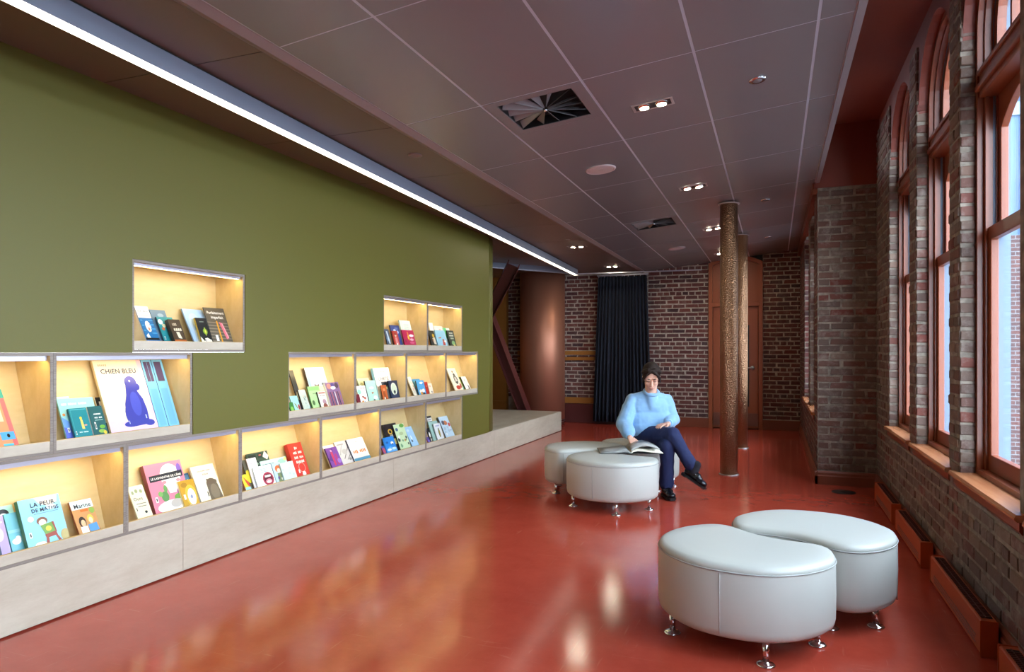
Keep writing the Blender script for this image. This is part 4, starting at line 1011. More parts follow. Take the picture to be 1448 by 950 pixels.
'teal': ('small teal book with a golden dancing figure', '14808a', '0e5c64', [('r',.06,.95,.94,.97,'5ab4b8'),('r',.06,.2,.09,.95,'3a9aa0'),('e',.55,.72,.07,.04,'e0c83a'),('p',[(.5,.68),(.62,.68),(.66,.42),(.5,.42)],'d8c464'),('e',.74,.52,.09,.02,'e8a08a'),('b',10,.28,.86,.34,'d0e8e4')]+STK),
'darkteal': ('dark teal book with white lettering beside the large dog book', '1c5a5c', 'e6e4dc', [('b',6,.3,.8,.78,'e8efe6'),('b',7,.3,.84,.68,'e8efe6'),('r',.3,.6,.85,.62,'90b8b0'),('e',.7,.42,.2,.05,'6aa83c'),('e',.6,.3,.24,.05,'8ab44a'),('e',.8,.26,.12,.05,'d8b83c'),('r',.2,.36,.3,.56,W_),('r',.22,.40,.28,.52,K_)]),
'smallblack': ('small dark book edge showing behind the dark teal one', '2a2420', 'f0e8d8', [('r',.3,.4,.8,.9,'e8dcc8')]),
'chien': ('large cream picture book showing a sitting blue dog and a blue door', 'efe2c4', 'd8c89c', [('r',.60,0,.665,1,'e8c2cc'),('r',.665,0,1,1,'7ec2e4'),('r',.665,0,.675,1,'2c4a72'),('r',.825,0,.835,1,'2c4a72'),
   ('r',.70,.70,.80,.97,'5a4a6a'),('r',.86,.70,.965,.97,'5a4a6a'),('r',.75,.70,.755,.97,'7ec2e4'),('r',.70,.10,.80,.60,'70b2d8'),('r',.86,.10,.965,.60,'70b2d8'),('p',[(0,0),(.665,0),(.665,.20),(.5,.24),(.2,.20),(0,.24)],'e6c4d8'),
   ('t','CHIEN BLEU',.07,.56,.855,'33304e'),('b',5,.05,.17,.935,'b8a884'),
   ('e',.435,.70,.085,.085,'3c40a0'),('p',[(.44,.72),(.53,.68),(.53,.60),(.46,.58)],'3c40a0'),('e',.515,.64,.035,.042,'3c40a0'),('p',[(.36,.70),(.48,.62),(.55,.48),(.57,.34),(.56,.15),(.31,.13),(.26,.30),(.28,.42),(.33,.54)],'3c40a0'),('e',.34,.28,.09,.15,'3c40a0'),('e',.29,.165,.09,.035,'3c40a0'),('e',.56,.165,.07,.04,'3c40a0'),('e',.43,.42,.07,.16,'4a52b8'),('e',.425,.72,.012,.014,'d8dcf0'),('r',.52,.22,.535,.27,'cfd4ee'),('r',.27,.17,.28,.21,'cfd4ee')]),
'blackleft': ('dark charcoal book with a gold ring at the left of its niche', '3a3c3c', '242626', [('e',.5,.42,.3,.1,'c8b878'),('e',.5,.42,.2,.07,'5a5850')]),
'feather': ('small mint book with a red and a striped feather', 'a4d8d0', '5a9a8c', [('p',[(.34,.62),(.5,.6),(.66,.36),(.58,.34)],'a05a2c'),('p',[(.4,.6),(.46,.58),(.6,.38),(.56,.38)],'5ab45a'),('e',.84,.42,.13,.14,'c43a3a'),('e',.86,.40,.04,.08,'7a2028')]),
'darkgreen': ('tiny dark green booklet in the lower left of its niche', '3a7a3c', '205024', [('e',.5,.5,.3,.2,'8ac45a')]),
'pattern': ('grey green book with a fine leaf pattern', 'c4cfc0', '4a4038', dots(21,10,['90a094','7a8a90','d0b8a0'],r=(.03,.08))+[('p',[(.5,0),(1,0),(1,.35),(.8,.2)],'90c0d0')]),
'green': ('light green book with a darker green upper band', 'b4d698', '5a8a5a', [('r',.05,.84,.95,.98,'94c878'),('b',9,.3,.8,.72,'7a8a60')]+dots(24,6,['dce8b8','c89a9a','4a6a3a'],v0=.25,v1=.5)),
'bearblue': ('pale blue picture book with a brown owl like bear on its left', 'd4dfe8', '4a3c34', [('r',.02,.0,.12,1,'a8c0d6'),('e',.4,.50,.14,.10,'8a5c34'),('p',[(.28,.62),(.33,.62),(.36,.52),(.28,.5)],'6a4426'),('p',[(.50,.62),(.46,.62),(.45,.52),(.52,.5)],'6a4426'),('p',[(.28,.48),(.54,.48),(.6,.2),(.24,.2)],'7a5030'),('e',.38,.46,.04,.06,'e8d8a0'),('b',4,.66,.9,.62,'5a6470'),('b',7,.60,.94,.51,'4a5460'),('e',.8,.88,.1,.03,'f2f2ea')]),
'whitebrown': ('small white book with a red top bar and a brown figure', 'ece6dc', '2a2624', [('r',.1,.9,.95,.96,'b04a3a'),('b',9,.2,.85,.8,'8a8078'),('e',.6,.5,.24,.13,'b08a94'),('e',.6,.3,.28,.12,'8a4a3c'),('e',.7,.2,.12,.05,'a83030')]),
'purplestripe': ('wide purple and rust striped book, fanned as a pair', '8a6a94', 'e8e2dc', [('e',.22,.86,.18,.1,'c88a7a'),('e',.5,.9,.14,.08,'5a4a8a'),('e',.8,.88,.14,.1,'4a3a4a'),('e',.5,.8,.2,.06,'e8dce4')]+[('p',[(.06+.11*i,.66),(.12+.11*i,.66),(.14+.11*i,.08),(.08+.11*i,.08)],c) for i,c in enumerate(['9a4a3c','3a2c4a','a85a48','4a3a5c','e4dcd8','8a3c38','3a2a44','a86a5a'])]),
'backyellow': ('thin pale yellow booklet between the bear book and the striped one', 'e8e2b8', '3a5a4a', [('r',.2,.7,.8,.8,'8a9a6a')]),
'paleyellow': ('pale yellow green book at the back left of the second niche', 'dde2b6', 'b8c090', dots(31,8,['a8b878','c8d090','b0a060'],v0=.6,v1=.95,r=(.03,.07))),
'kids': ('white book with running children and a mint cloud', 'f2efe6', 'b8b2a8', [('e',.2,.72,.2,.12,'9ad8bc'),('b',8,.4,.9,.88,'d08a8a'),('p',[(.4,.52),(.6,.5),(.66,.42),(.44,.42)],'9a4a2a'),('e',.7,.4,.12,.06,'c05a44'),('e',.4,.24,.12,.06,'d8923c'),('e',.62,.2,.08,.06,'5a8ac8')]),
'darkred': ('tiny dark red book in the lower left of the second niche', '7a2430', '5a1620', []),
'mintbird': ('pale mint book with an orange bird and a dark spine', 'b4dccc', '2c302c', [('e',.5,.7,.25,.06,'d4ece0'),('e',.52,.5,.1,.03,'c87a4a'),('p',[(.4,.52),(.5,.5),(.46,.44)],'a05a34'),('e',.7,.3,.2,.08,'e6f0e4'),('e',.55,.2,.1,.05,'5a6a6a')]),
'lamitie': ('thick white book with thin capital lettering and a light blue spine', 'f0ece6', '8cc4dc', [('b',17,.25,.75,.88,'b8a8a0'),('t','L\'AMITIÉ',.2,.85,.70,'9a948c'),('b',12,.34,.76,.60,'b8b0a8'),('e',.75,.45,.1,.04,'9ab08a')]),
'orange': ('small orange book with a fox, front of the second niche', 'c8622c', '3a2c24', [('e',.5,.75,.2,.08,'e8a070'),('p',[(.2,.6),(.5,.7),(.8,.2),(.4,.2)],'9a4a24'),('e',.4,.3,.12,.08,W_)]),
'moon': ('navy book with a big pale moon and a dark tree', '1e2c4a', '141e34', [('e',.48,.62,.34,.28,'e6ead2'),('e',.48,.62,.28,.23,'d2dcc0'),('e',.5,.48,.12,.08,'1a2432'),('r',.46,.3,.54,.5,'1a2432'),('e',.5,.24,.4,.1,'26385c')]),
'darkbird': ('dark grey book with a spiky bird, behind the orange one', '5a5c60', '3a3c40', [('p',[(.1,.9),(.5,.98),(.9,.86),(.6,.78)],'2a2c30'),('e',.5,.7,.2,.06,'a8b070')]),
'floral': ('tall white book with fine floral drawing at the left of its niche', 'efe9da', 'd4d0c0', dots(41,10,['d8a8b0','a8c08a','e8c87a','9ab0c8'],v0=.3,v1=.9,r=(.04,.1))),
'blueone': ('blue book with an orange spot, behind the blue cat book', '4a9ac8', '2c6a94', [('e',.3,.6,.2,.06,'c87a3a'),('r',.1,.84,.9,.9,'7ac0e0')]),
'bluecats': ('blue sky book with white and orange cats', '56a4d8', '1c3450', [('e',.6,.86,.25,.06,W_),('e',.35,.42,.2,.1,'efe6d4'),('e',.7,.44,.18,.1,'f4efe6'),('e',.4,.3,.16,.08,'d8923c'),('e',.7,.26,.16,.07,'2c2a2a'),('e',.8,.8,.08,.05,'3a78b8')]),
'red': ('narrow red book between the blue cat book and the cream one', 'b83020', '8a2018', [('r',.2,.7,.8,.76,'d87a60')]),
'cream': ('small cream book with a black motif, rightmost in its niche', 'f0e2cc', 'd8c8b0', [('e',.4,.8,.2,.06,'e8a88a'),('e',.6,.4,.14,.06,'3a3a3a'),('e',.7,.28,.1,.04,'5a5a5a')]),
'zebra': ('tall cream book with a black and white striped animal', 'efe6d2', 'd8ccb4', [('e',.5,.86,.1,.04,'8a6a4a'),('e',.55,.74,.12,.06,'2c2c2a'),('e',.56,.55,.22,.18,'3c3a38'),('e',.56,.58,.12,.08,'c8c4bc'),('p',[(.4,.5),(.72,.52),(.72,.49),(.4,.47)],'d8d4ca'),('e',.5,.24,.26,.08,'b83a2a'),('e',.85,.3,.1,.1,'b84a34')]),
'lime': ('lime green book with a small black bar', 'c0cc4e', '8a9a2c', [('r',.1,.88,.9,.97,'3a3a2a'),('e',.4,.3,.2,.1,'7ac0b0')]),
'whitefigure': ('white book with a small dark figure, rightmost in the end niche', 'f0ede4', '2a2a2a', [('e',.45,.76,.1,.06,'b8c0b0'),('e',.7,.42,.08,.05,'3a3a40'),('p',[(.62,.38),(.8,.38),(.84,.2),(.6,.2)],'4a4a54')]),
'fish': ('white topped book with a pale fish on blue waves', '1e6ea8', 'd8d4cc', [('r',0,.72,1,1,'f0ede4'),('b',8,.1,.9,.88,'9aa0a4'),('r',.3,.78,.8,.80,'b8b8b4'),('e',.5,.52,.2,.13,'eee6d2'),('e',.5,.46,.06,.04,'c87a50'),('p',[(.1,.3),(.3,.36),(.4,.24),(.2,.2)],'dfe8ea'),('r',0,.2,1,.25,'16181c')]+[('e',.8,.66-.1*i,.22,.015,'4a9ac8') for i in range(4)]+[('e',.12,.66-.12*i,.1,.015,'4a9ac8') for i in range(3)]),
'bluedark': ('slate blue book with a dark figure at the back left of the top niche', '5a7a94', '3a4a54', [('e',.45,.66,.3,.16,'2c343c'),('e',.6,.86,.2,.05,'8aa4b8'),('r',.3,.2,.6,.4,'26303a')]),
'tealart': ('teal book with white and orange patches in the top niche', '2c8a94', '1c4a6a', [('e',.15,.84,.14,.08,W_),('e',.3,.72,.12,.06,'d8d4b0'),('e',.2,.62,.1,.05,'c86a3c'),('r',.6,.84,1,.96,'3a9a94'),('e',.7,.4,.2,.12,'c8c4d0')]+STK),
'brown': ('thick dark brown book with cream block lettering', '4a3c30', '2a221c', [('t','LES',.25,.6,.82,'e8dcc4'),('b',4,.22,.9,.64,'e8dcc4'),('p',[(.35,.55),(.62,.55),(.7,.32),(.42,.34)],'e4d8c0'),('r',0,.14,1,.28,'b8642c'),('e',.6,.12,.2,.05,W_)]),
'paleblue': ('pale sky blue book behind the black flower book', 'a4c4e8', '7a9ac0', [('e',.4,.6,.3,.3,'b8d2ee'),('r',.75,.72,.95,.78,'6a90c0'),('p',[(.2,.45),(.35,.5),(.3,.1),(.15,.1)],'dbe8f2'),('e',.62,.28,.14,.14,'e4ecda'),('r',.42,.2,.46,.34,K_)]),
'blackflower': ('small black book with a yellow green flower', '26282a', 'c8a83c', [('r',.3,.86,.7,.89,'7a8a80'),('e',.6,.56,.22,.09,'7aa03c'),('e',.6,.56,.08,.14,'a0b43c'),('e',.62,.56,.07,.05,'d8d05a'),('p',[(0,0),(1,0),(1,.28),(.6,.36),(.3,.24),(0,.4)],'e8e2cc'),('r',.4,.2,.52,.34,W_),('r',.43,.22,.49,.31,K_)]),
'parfait': ('dark patterned magazine with rounded white title, pencil and pink eraser', '5a544a', '3a362e', [('p',[(0,.66-.075*i),(1,.64-.075*i),(1,.615-.075*i),(0,.635-.075*i)],'857c6c') for i in range(7)]+[('t','Parfaitement',.1,.93,.88,'f4f0e8'),('t','imparfait',.24,.84,.76,'f4f0e8'),('p',[(.42,.68),(.49,.68),(.50,.12),(.43,.12)],'d8962c'),('p',[(.56,.66),(.72,.62),(.86,.28),(.72,.24)],'dc6a80'),('p',[(.66,.64),(.72,.62),(.86,.28),(.80,.27)],'e8a0ac'),('r',.2,.2,.32,.34,'eef2f4')]),
'darkleft': ('dark and white striped book, leftmost in the first top pair niche', '4a5464', '2c3440', [('p',[(.3,.9),(.6,.9),(.8,.3),(.5,.3)],'c8d4dc'),('e',.3,.5,.14,.1,'6a8aa8')]),
'navystar': ('navy blue book with white flower shapes', '3a4a86', '242c54', [('e',.4,.78,.14,.06,'e8ecf4'),('e',.7,.72,.14,.06,'b8c4e4'),('e',.6,.86,.2,.05,'5a70b0')]),
'redkid': ('small red book with a child figure, front of the first top pair niche', 'b43a2c', '7a2420', [('e',.5,.76,.16,.07,'f0d2b8'),('e',.5,.84,.2,.06,'8a2c20'),('p',[(.3,.66),(.7,.66),(.8,.3),(.3,.3)],'e08a8a'),('e',.5,.3,.14,.06,W_)]),
'palemint': ('pale mint white book behind the magenta one', 'd8e8dc', 'b4ccc0', lines(.3,.8,.84,'a8bcb4',3,.07)+[('r',.12,.2,.18,1,'c0dcd0')]),
'magenta': ('magenta book with a yellow stroke and white shapes', 'b81e50', '7a2434', [('p',[(.38,.9),(.46,.92),(.56,.5),(.46,.45)],'e0902c'),('e',.42,.62,.05,.1,'e8c84a'),('e',.72,.72,.2,.07,'f0dce0'),('e',.7,.52,.16,.06,'e8b0c0'),('e',.66,.36,.2,.06,'d85a80'),('r',.08,.36,.2,.5,'8a2a3c')]),
'whiteback': ('white book at the back left of the second top pair niche', 'efede4', 'd8d4c8', [('e',.4,.7,.06,.02,'b04a3a')]),
'blackyellow': ('black book with a yellow bird', '2a2c28', '181a18', [('e',.7,.74,.2,.1,'d8b02c'),('p',[(.4,.6),(.9,.66),(1,.3),(.6,.3)],'d8c8b4'),('e',.5,.5,.12,.08,'a87c5a')]),
'pinkcream': ('cream and pink book at the back of the second top pair niche', 'ece2d8', 'd4c0b8', [('e',.65,.82,.16,.06,'e6a8ae'),('e',.3,.86,.16,.05,'f4eee6')]),
'skyblue': ('sky blue book with a flying red haired child', '98c8de', '6a9ab4', [('p',[(.1,.6),(.5,.66),(.45,.58)],'d87a4a'),('e',.66,.5,.1,.06,'a85a34'),('p',[(.56,.44),(.78,.44),(.82,.24),(.54,.24)],'c84a40'),('e',.85,.44,.14,.05,W_)]),
'greenwhite': ('white book with a bright green spine edge', 'dce6de', '3cb464', [('p',[(0,1),(.4,1),(.6,.6),(.2,.5)],'5cc882'),('e',.7,.7,.14,.06,'3a3a3a'),('r',.4,.3,.8,.36,'8aa090')]),
'blackgreen': ('black lettered book, rightmost in the second top pair niche', '24302a', '141a16', [('r',.25,.84,.8,.9,'c8ccc0'),('r',.2,.70,.85,.77,'c8ccc0'),('r',.3,.56,.8,.63,'a8b4a0'),('e',.6,.36,.26,.12,'8ab47a'),('e',.7,.24,.14,.06,'d8c870')]),
}
def ell(cu, cv, ru, rv, n=18): return [(cu+ru*math.cos(2*PI*k/n), cv+rv*math.sin(2*PI*k/n)) for k in range(n)]
def make_book(n, key, y0, y1, h, back, ang, t):
    lab, cc, sc, art = ART[key]; nz = NICHE[n]; w = y1-y0
    w = max(w, 0.05)
    th_ = math.radians(ang); cov = hx(cc); sp = hx(sc); ct = min(0.0022, t*0.2)
    root = bpy.data.objects.new('book', None)
    # local frame: x out of the cover, y along the wall, z up the cover; origin at the lower front left corner
    k = Ink()
    k.solid(-ct, 0, 0, w, 0, h, cov); k.solid(-t, -t+ct, 0, w, 0, h, sp); k.solid(-t+ct, -ct, 0, ct, 0, h, sp)
    me = k.build('book', None, True)
    o = bpy.data.objects.new('book', me); COL.objects.link(o); bpy.data.objects.remove(root)
    tag(o, lab, 'book', 'books standing in the lit wall niches')
    o.rotation_euler = (0, -th_, 0)
    o.location = (WX-0.026-back, y0, nz[2]+0.0168+t*math.sin(th_)*1.0)
    MB().box(-t+ct+0.0002, -ct-0.0002, ct+0.0002, w-0.003, 0.003, h-0.003).build('page_block', M['pages'], o)
    if art:
        p = Ink(); lay = 0
        for a in art:
            lay += 1; hh = 0.0003+0.00012*lay
            cl = lambda q: [(min(max(u, 0.0), 1.0)*w, min(max(v, 0.0), 1.0)*h) for (u, v) in q]
            if a[0] == 'r': p.poly(cl([(a[1],a[2]),(a[3],a[2]),(a[3],a[4]),(a[1],a[4])]), hh, hx(a[5]))
            elif a[0] == 'e': p.poly(cl(ell(a[1],a[2],a[3],a[4])), hh, hx(a[5]))
            elif a[0] == 'p': p.poly(cl(a[1]), hh, hx(a[2]))
            elif a[0] == 'b':      # title too small to read in the photograph: a row of blurred letter blocks
                tw = (a[3]-a[2])*w; nc = a[1]; cw = tw/nc; rq = random.Random(nc*7+lay)
                for ci in range(nc):
                    if nc > 6 and ci % 6 == 3: continue
                    bh = cw*rq.uniform(1.0, 1.4); ys = a[2]*w+ci*cw
                    p.poly([(ys+cw*.1, a[4]*h-bh/2), (ys+cw*.85, a[4]*h-bh/2), (ys+cw*rq.uniform(.72, .9), a[4]*h+bh/2), (ys+cw*.1, a[4]*h+bh*rq.uniform(.3, .5))], hh, hx(a[5]))
            else:
                tw = (a[3]-a[2])*w
                P, hg = text_polys(a[1])
                for q in P: p.poly([(a[2]*w+x*tw, a[4]*h+(y-hg/2)*tw) for (x, y) in q], hh, hx(a[5]))
        p.build('cover_print', o)
    return o
for bk in BOOKS: make_book(*bk)

# ================================================================== PERSON
M['skin'] = mat('skin', srgb(214, 164, 140), 0.5); bsdf(M['skin']).inputs['Subsurface Weight'].default_value = 0.08
M['sweater'] = mat('blue_knit', srgb(136, 178, 216), 0.9)
add_bump(M['sweater'], 220, 0.35, dist=0.002)
bsdf(M['sweater']).inputs['Sheen Weight'].default_value = 0.3
M['jeans'] = mat('navy_denim', srgb(20, 32, 76), 0.8)
add_bump(M['jeans'], 400, 0.2, dist=0.001)
M['hair'] = mat('dark_brown_hair', srgb(40, 29, 24), 0.6, 0.0, 0.2)
add_bump(M['hair'], 60, 0.3, dist=0.003, stretch=(6, 6, 0.7))
M['shoe'] = mat('black_leather', srgb(16, 16, 20), 0.22)
M['sock'] = mat('dark_sock', srgb(24, 22, 32), 0.9)
M['lip'] = mat('lip', srgb(178, 96, 88), 0.45)
M['brow'] = mat('eyebrow', srgb(58, 40, 32), 0.8)
def capsule(b, p, q, r0, r1, seg=16, flat=None):
    p, q = Vector(p), Vector(q); t = q-p; L = t.length
    t = t.normalized() if L > 1e-6 else Vector((0,0,1))
    u = t.cross(Vector((0,0,1)));
    if u.length < 1e-3: u = t.cross(Vector((1,0,0)))
    u.normalize(); w = u.cross(t); prof = []
    for k in range(5): a = PI/2*k/5; prof.append((-math.cos(a)*r0, math.sin(a)*r0+1e-5))
    prof.append((0, r0)); prof.append((L*0.5, (r0+r1)/2)); prof.append((L, r1))
    for k in range(1, 6): a = PI/2*k/5; prof.append((L+math.sin(a)*r1, math.cos(a)*r1+1e-5))
    s0 = len(b.v)
    for (h, r) in prof:
        for k in range(seg):
            a = 2*PI*k/seg; b.v.append(tuple(p+t*h+r*(math.cos(a)*u+math.sin(a)*w)))
    for i in range(len(prof)-1):
        for k in range(seg): b.face([s0+i*seg+k, s0+i*seg+(k+1) % seg, s0+(i+1)*seg+(k+1) % seg, s0+(i+1)*seg+k])
    b.face([s0+k for k in reversed(range(seg))]); b.face([s0+(len(prof)-1)*seg+k for k in range(seg)])
def ellip(b, c, r, M3=None, seg=20, rings=12):
    c = Vector(c); s0 = len(b.v)
    for i in range(rings+1):
        a = -PI/2+PI*i/rings; rr = max(math.cos(a), 1e-4)
        for k in range(seg):
            th_ = 2*PI*k/seg; v = Vector((r[0]*rr*math.cos(th_), r[1]*rr*math.sin(th_), r[2]*math.sin(a)))
            if M3 is not None: v = M3 @ v
            b.v.append(tuple(c+v))
    for i in range(rings):
        for k in range(seg): b.face([s0+i*seg+k, s0+i*seg+(k+1) % seg, s0+(i+1)*seg+(k+1) % seg, s0+(i+1)*seg+k])
    b.face([s0+k for k in reversed(range(seg))]); b.face([s0+rings*seg+k for k in range(seg)])
def fuse(name, b, m, parent, voxel, smooth=4, disp=None):
    """one continuous skin over overlapping shapes"""
    me = b.mesh('tmp', m); o = bpy.data.objects.new('tmp', me); COL.objects.link(o)
    r = o.modifiers.new('r', 'REMESH'); r.mode = 'VOXEL'; r.voxel_size = voxel; r.use_smooth_shade = True
    if smooth: s = o.modifiers.new('s', 'SMOOTH'); s.factor = 0.5; s.iterations = smooth
    if disp:
        tx = bpy.data.textures.new('folds', 'CLOUDS'); tx.noise_scale = disp[1]
        d = o.modifiers.new('d', 'DISPLACE'); d.texture = tx; d.strength = disp[0]; d.mid_level = 0.5; d.texture_coords = 'LOCAL'
        s2 = o.modifiers.new('s2', 'SMOOTH'); s2.factor = 0.5; s2.iterations = 2
    dg = bpy.context.evaluated_depsgraph_get(); me2 = bpy.data.meshes.new_from_object(o.evaluated_get(dg))
    bpy.data.objects.remove(o, do_unlink=True)
    me2.name = name; me2.materials.clear(); me2.materials.append(m)
    me2.polygons.foreach_set('use_smooth', [True]*len(me2.polygons))
    return link(name, me2, parent)

pe = thing('person', 'seated woman in light blue sweater and navy trousers, legs crossed, reading', 'person', (-1.0695, 6.339, 0), YAW)
V = Vector
HEAD = V((0.024, 0.085, 1.085)); HR = Euler((math.radians(31), 0, math.radians(-9)), 'XYZ').to_matrix()
def hp(x, y, z): return HEAD+HR @ V((x, y, z))       # head frame: face toward -y
rsh, relb, rwr = V((-0.120,0.20,0.856)), V((-0.222,0.13,0.640)), V((-0.200,-0.045,0.540))
lsh, lelb, lwr = V((0.176,0.21,0.856)), V((0.245,0.19,0.680)), V((0.170,0.030,0.655))
lhip, lknee, lank = V((0.135,0.22,0.520)), V((0.125,-0.12,0.470)), V((0.122,-0.10,0.085))
rhip, rknee, rank = V((-0.02,0.21,0.528)), V((0.170,-0.13,0.572)), V((0.325,-0.235,0.290))
neck = V((0.036,0.165,0.925)); chest = V((0.028,0.22,0.80)); belly = V((0.045,0.26,0.65)); pelvis = V((0.06,0.25,0.545))
# --- body: one continuous figure, head to feet, hands included
b = MB()
ellip(b, hp(0,0.012,0.018), (0.076,0.089,0.098), HR); ellip(b, hp(0,-0.03,-0.045), (0.061,0.056,0.066), HR); ellip(b, hp(0,-0.045,-0.098), (0.026,0.024,0.022), HR)
capsule(b, hp(0,-0.088,0.008), hp(0,-0.104,-0.032), 0.008, 0.0135); ellip(b, hp(0,-0.101,-0.036), (0.0185,0.011,0.009), HR)
for s in (-1, 1):
    ellip(b, hp(s*0.034,-0.062,-0.028), (0.024,0.022,0.022), HR); ellip(b, hp(s*0.031,-0.071,0.008), (0.019,0.010,0.011), HR); ellip(b, hp(s*0.030,-0.074,0.027), (0.026,0.012,0.008), HR)
    ellip(b, hp(s*0.075,0.012,-0.008), (0.009,0.020,0.031), HR)
ellip(b, hp(0,-0.083,-0.066), (0.024,0.010,0.007), HR); ellip(b, hp(0,-0.080,-0.077), (0.020,0.010,0.007), HR)
capsule(b, hp(0,0.03,-0.07), neck, 0.052, 0.056); capsule(b, neck, chest, 0.06, 0.11)
capsule(b, rsh, lsh, 0.052, 0.052); capsule(b, chest, belly, 0.115, 0.11); capsule(b, belly, pelvis, 0.11, 0.115)
capsule(b, rsh, relb, 0.046, 0.037); capsule(b, relb, rwr, 0.037, 0.025); capsule(b, lsh, lelb, 0.046, 0.037); capsule(b, lelb, lwr, 0.037, 0.025)
capsule(b, lhip, lknee, 0.074, 0.052); capsule(b, lknee, lank, 0.050, 0.030); capsule(b, rhip, rknee, 0.074, 0.052); capsule(b, rknee, rank, 0.050, 0.030)
capsule(b, lank, lank+V((0.004,-0.05,-0.045)), 0.030, 0.026); capsule(b, rank, rank+V((0.022,-0.03,-0.045)), 0.028, 0.022)
def hand(b, wrist, fwd, up, side, curl, thumb_side):
    """palm plus five unequal, bent fingers; fwd/up/side unit axes, fingers fan along side"""
    fwd, up, side = V(fwd).normalized(), V(up).normalized(), V(side).normalized()
    palm = wrist+fwd*0.052
    for k in (-1.3, -0.45, 0.45, 1.3): capsule(b, wrist+side*k*0.010+fwd*0.006, palm+side*k*0.0185+fwd*0.022, 0.0135, 0.0105, 10)
    for i, (k, L) in enumerate(((-1.5, 0.058), (-0.5, 0.070), (0.5, 0.074), (1.5, 0.066))):
        kk = k*thumb_side; p = palm+side*kk*0.0185+fwd*0.024; d = (fwd+side*kk*0.10).normalized(); a = 0.0
        segs = (0.44, 0.31, 0.25); r = 0.0088
        for j, sg in enumerate(segs):
            a += curl[j]; dd = d*math.cos(a)-up*math.sin(a); q = p+dd*L*sg; capsule(b, p, q, r, r*0.92, 10); p = q; r *= 0.92
    p = wrist+fwd*0.026+side*thumb_side*0.026; q = p+(fwd*0.7+side*thumb_side*0.75-up*0.25).normalized()*0.034; capsule(b, p, q, 0.012, 0.0105, 10)
    capsule(b, q, q+(fwd*0.95+side*thumb_side*0.15-up*0.35).normalized()*0.030, 0.0102, 0.0085, 10)
hand(b, rwr, (0.30,-0.60,-0.62), (0.10,-0.72,0.66), (0.95,0.25,0.10), (0.25, 0.45, 0.35), 1)
hand(b, lwr, (-0.88,-0.42,-0.10), (-0.08,-0.10,0.99), (0.42,-0.88,-0.03), (0.25, 0.5, 0.4), 1)
fuse('body', b, M['skin'], pe, 0.0042, 3)
# --- sweater
b = MB()
capsule(b, V((0.036,0.170,0.915)), V((0.03,0.205,0.85)), 0.066, 0.105, 20)
capsule(b, V((0.036,0.135,0.885)), V((0.03,0.17,0.83)), 0.060, 0.09, 18)
for sh in (rsh, lsh): capsule(b, V((0.034,0.185,0.90)), sh, 0.066, 0.066, 18)
capsule(b, V((-0.055,0.215,0.80)), V((0.11,0.215,0.80)), 0.118, 0.118, 20)
capsule(b, V((-0.045,0.225,0.69)), V((0.13,0.225,0.69)), 0.135, 0.135, 20); capsule(b, V((-0.04,0.225,0.625)), V((0.145,0.225,0.62)), 0.132, 0.132, 20)
capsule(b, rsh+V((-0.012,0,-0.005)), relb+V((-0.006,0,0)), 0.072, 0.074, 18); capsule(b, relb, rwr+(relb-rwr)*0.36, 0.076, 0.066, 18); capsule(b, rwr+(relb-rwr)*0.36, rwr+(relb-rwr)*0.14, 0.060, 0.038, 16)
capsule(b, lsh+V((0.012,0,-0.005)), lelb, 0.070, 0.070, 18); capsule(b, lelb, lwr+(lelb-lwr)*0.38, 0.070, 0.055, 18); capsule(b, lwr+(lelb-lwr)*0.35, lwr+(lelb-lwr)*0.12, 0.055, 0.036, 16)
sw = fuse('sweater', b, M['sweater'], pe, 0.0065, 5, (0.022, 0.10))
b = MB(); pts = []
for k in range(25):
    a = 2*PI*k/24; pts.append(V((0.036,0.148,0.943))+V((0.066*math.cos(a), 0.064*math.sin(a), 0.030*math.sin(a))))
b.tube(pts, 0.014, 10); b.build('collar', M['sweater'], sw)
b = MB(); d = (rwr-relb).normalized(); b.tube([rwr-d*0.035, rwr-d*0.005], [0.038, 0.034], 16); b.build('cuff', M['sweater'], sw)
b = MB(); d = (lwr-lelb).normalized(); b.tube([lwr-d*0.035, lwr-d*0.005], [0.038, 0.034], 16); b.build('cuff', M['sweater'], sw)
# --- trousers
b = MB()
capsule(b, V((0.0,0.26,0.545)), V((0.13,0.26,0.545)), 0.108, 0.108, 20)
capsule(b, lhip, lknee, 0.094, 0.070, 18); capsule(b, lknee, V((0.126,-0.112,0.30)), 0.070, 0.062, 18); capsule(b, V((0.126,-0.112,0.30)), V((0.124,-0.10,0.125)), 0.062, 0.066, 18)
capsule(b, rhip, rknee+V((0,0.0,-0.004)), 0.094, 0.070, 18); m_ = rknee+(rank-rknee)*0.5
capsule(b, rknee, m_, 0.070, 0.058, 18); capsule(b, m_, rank+(rknee-rank)*0.10, 0.058, 0.062, 18)
fuse('trousers', b, M['jeans'], pe, 0.006, 4, (0.012, 0.06))
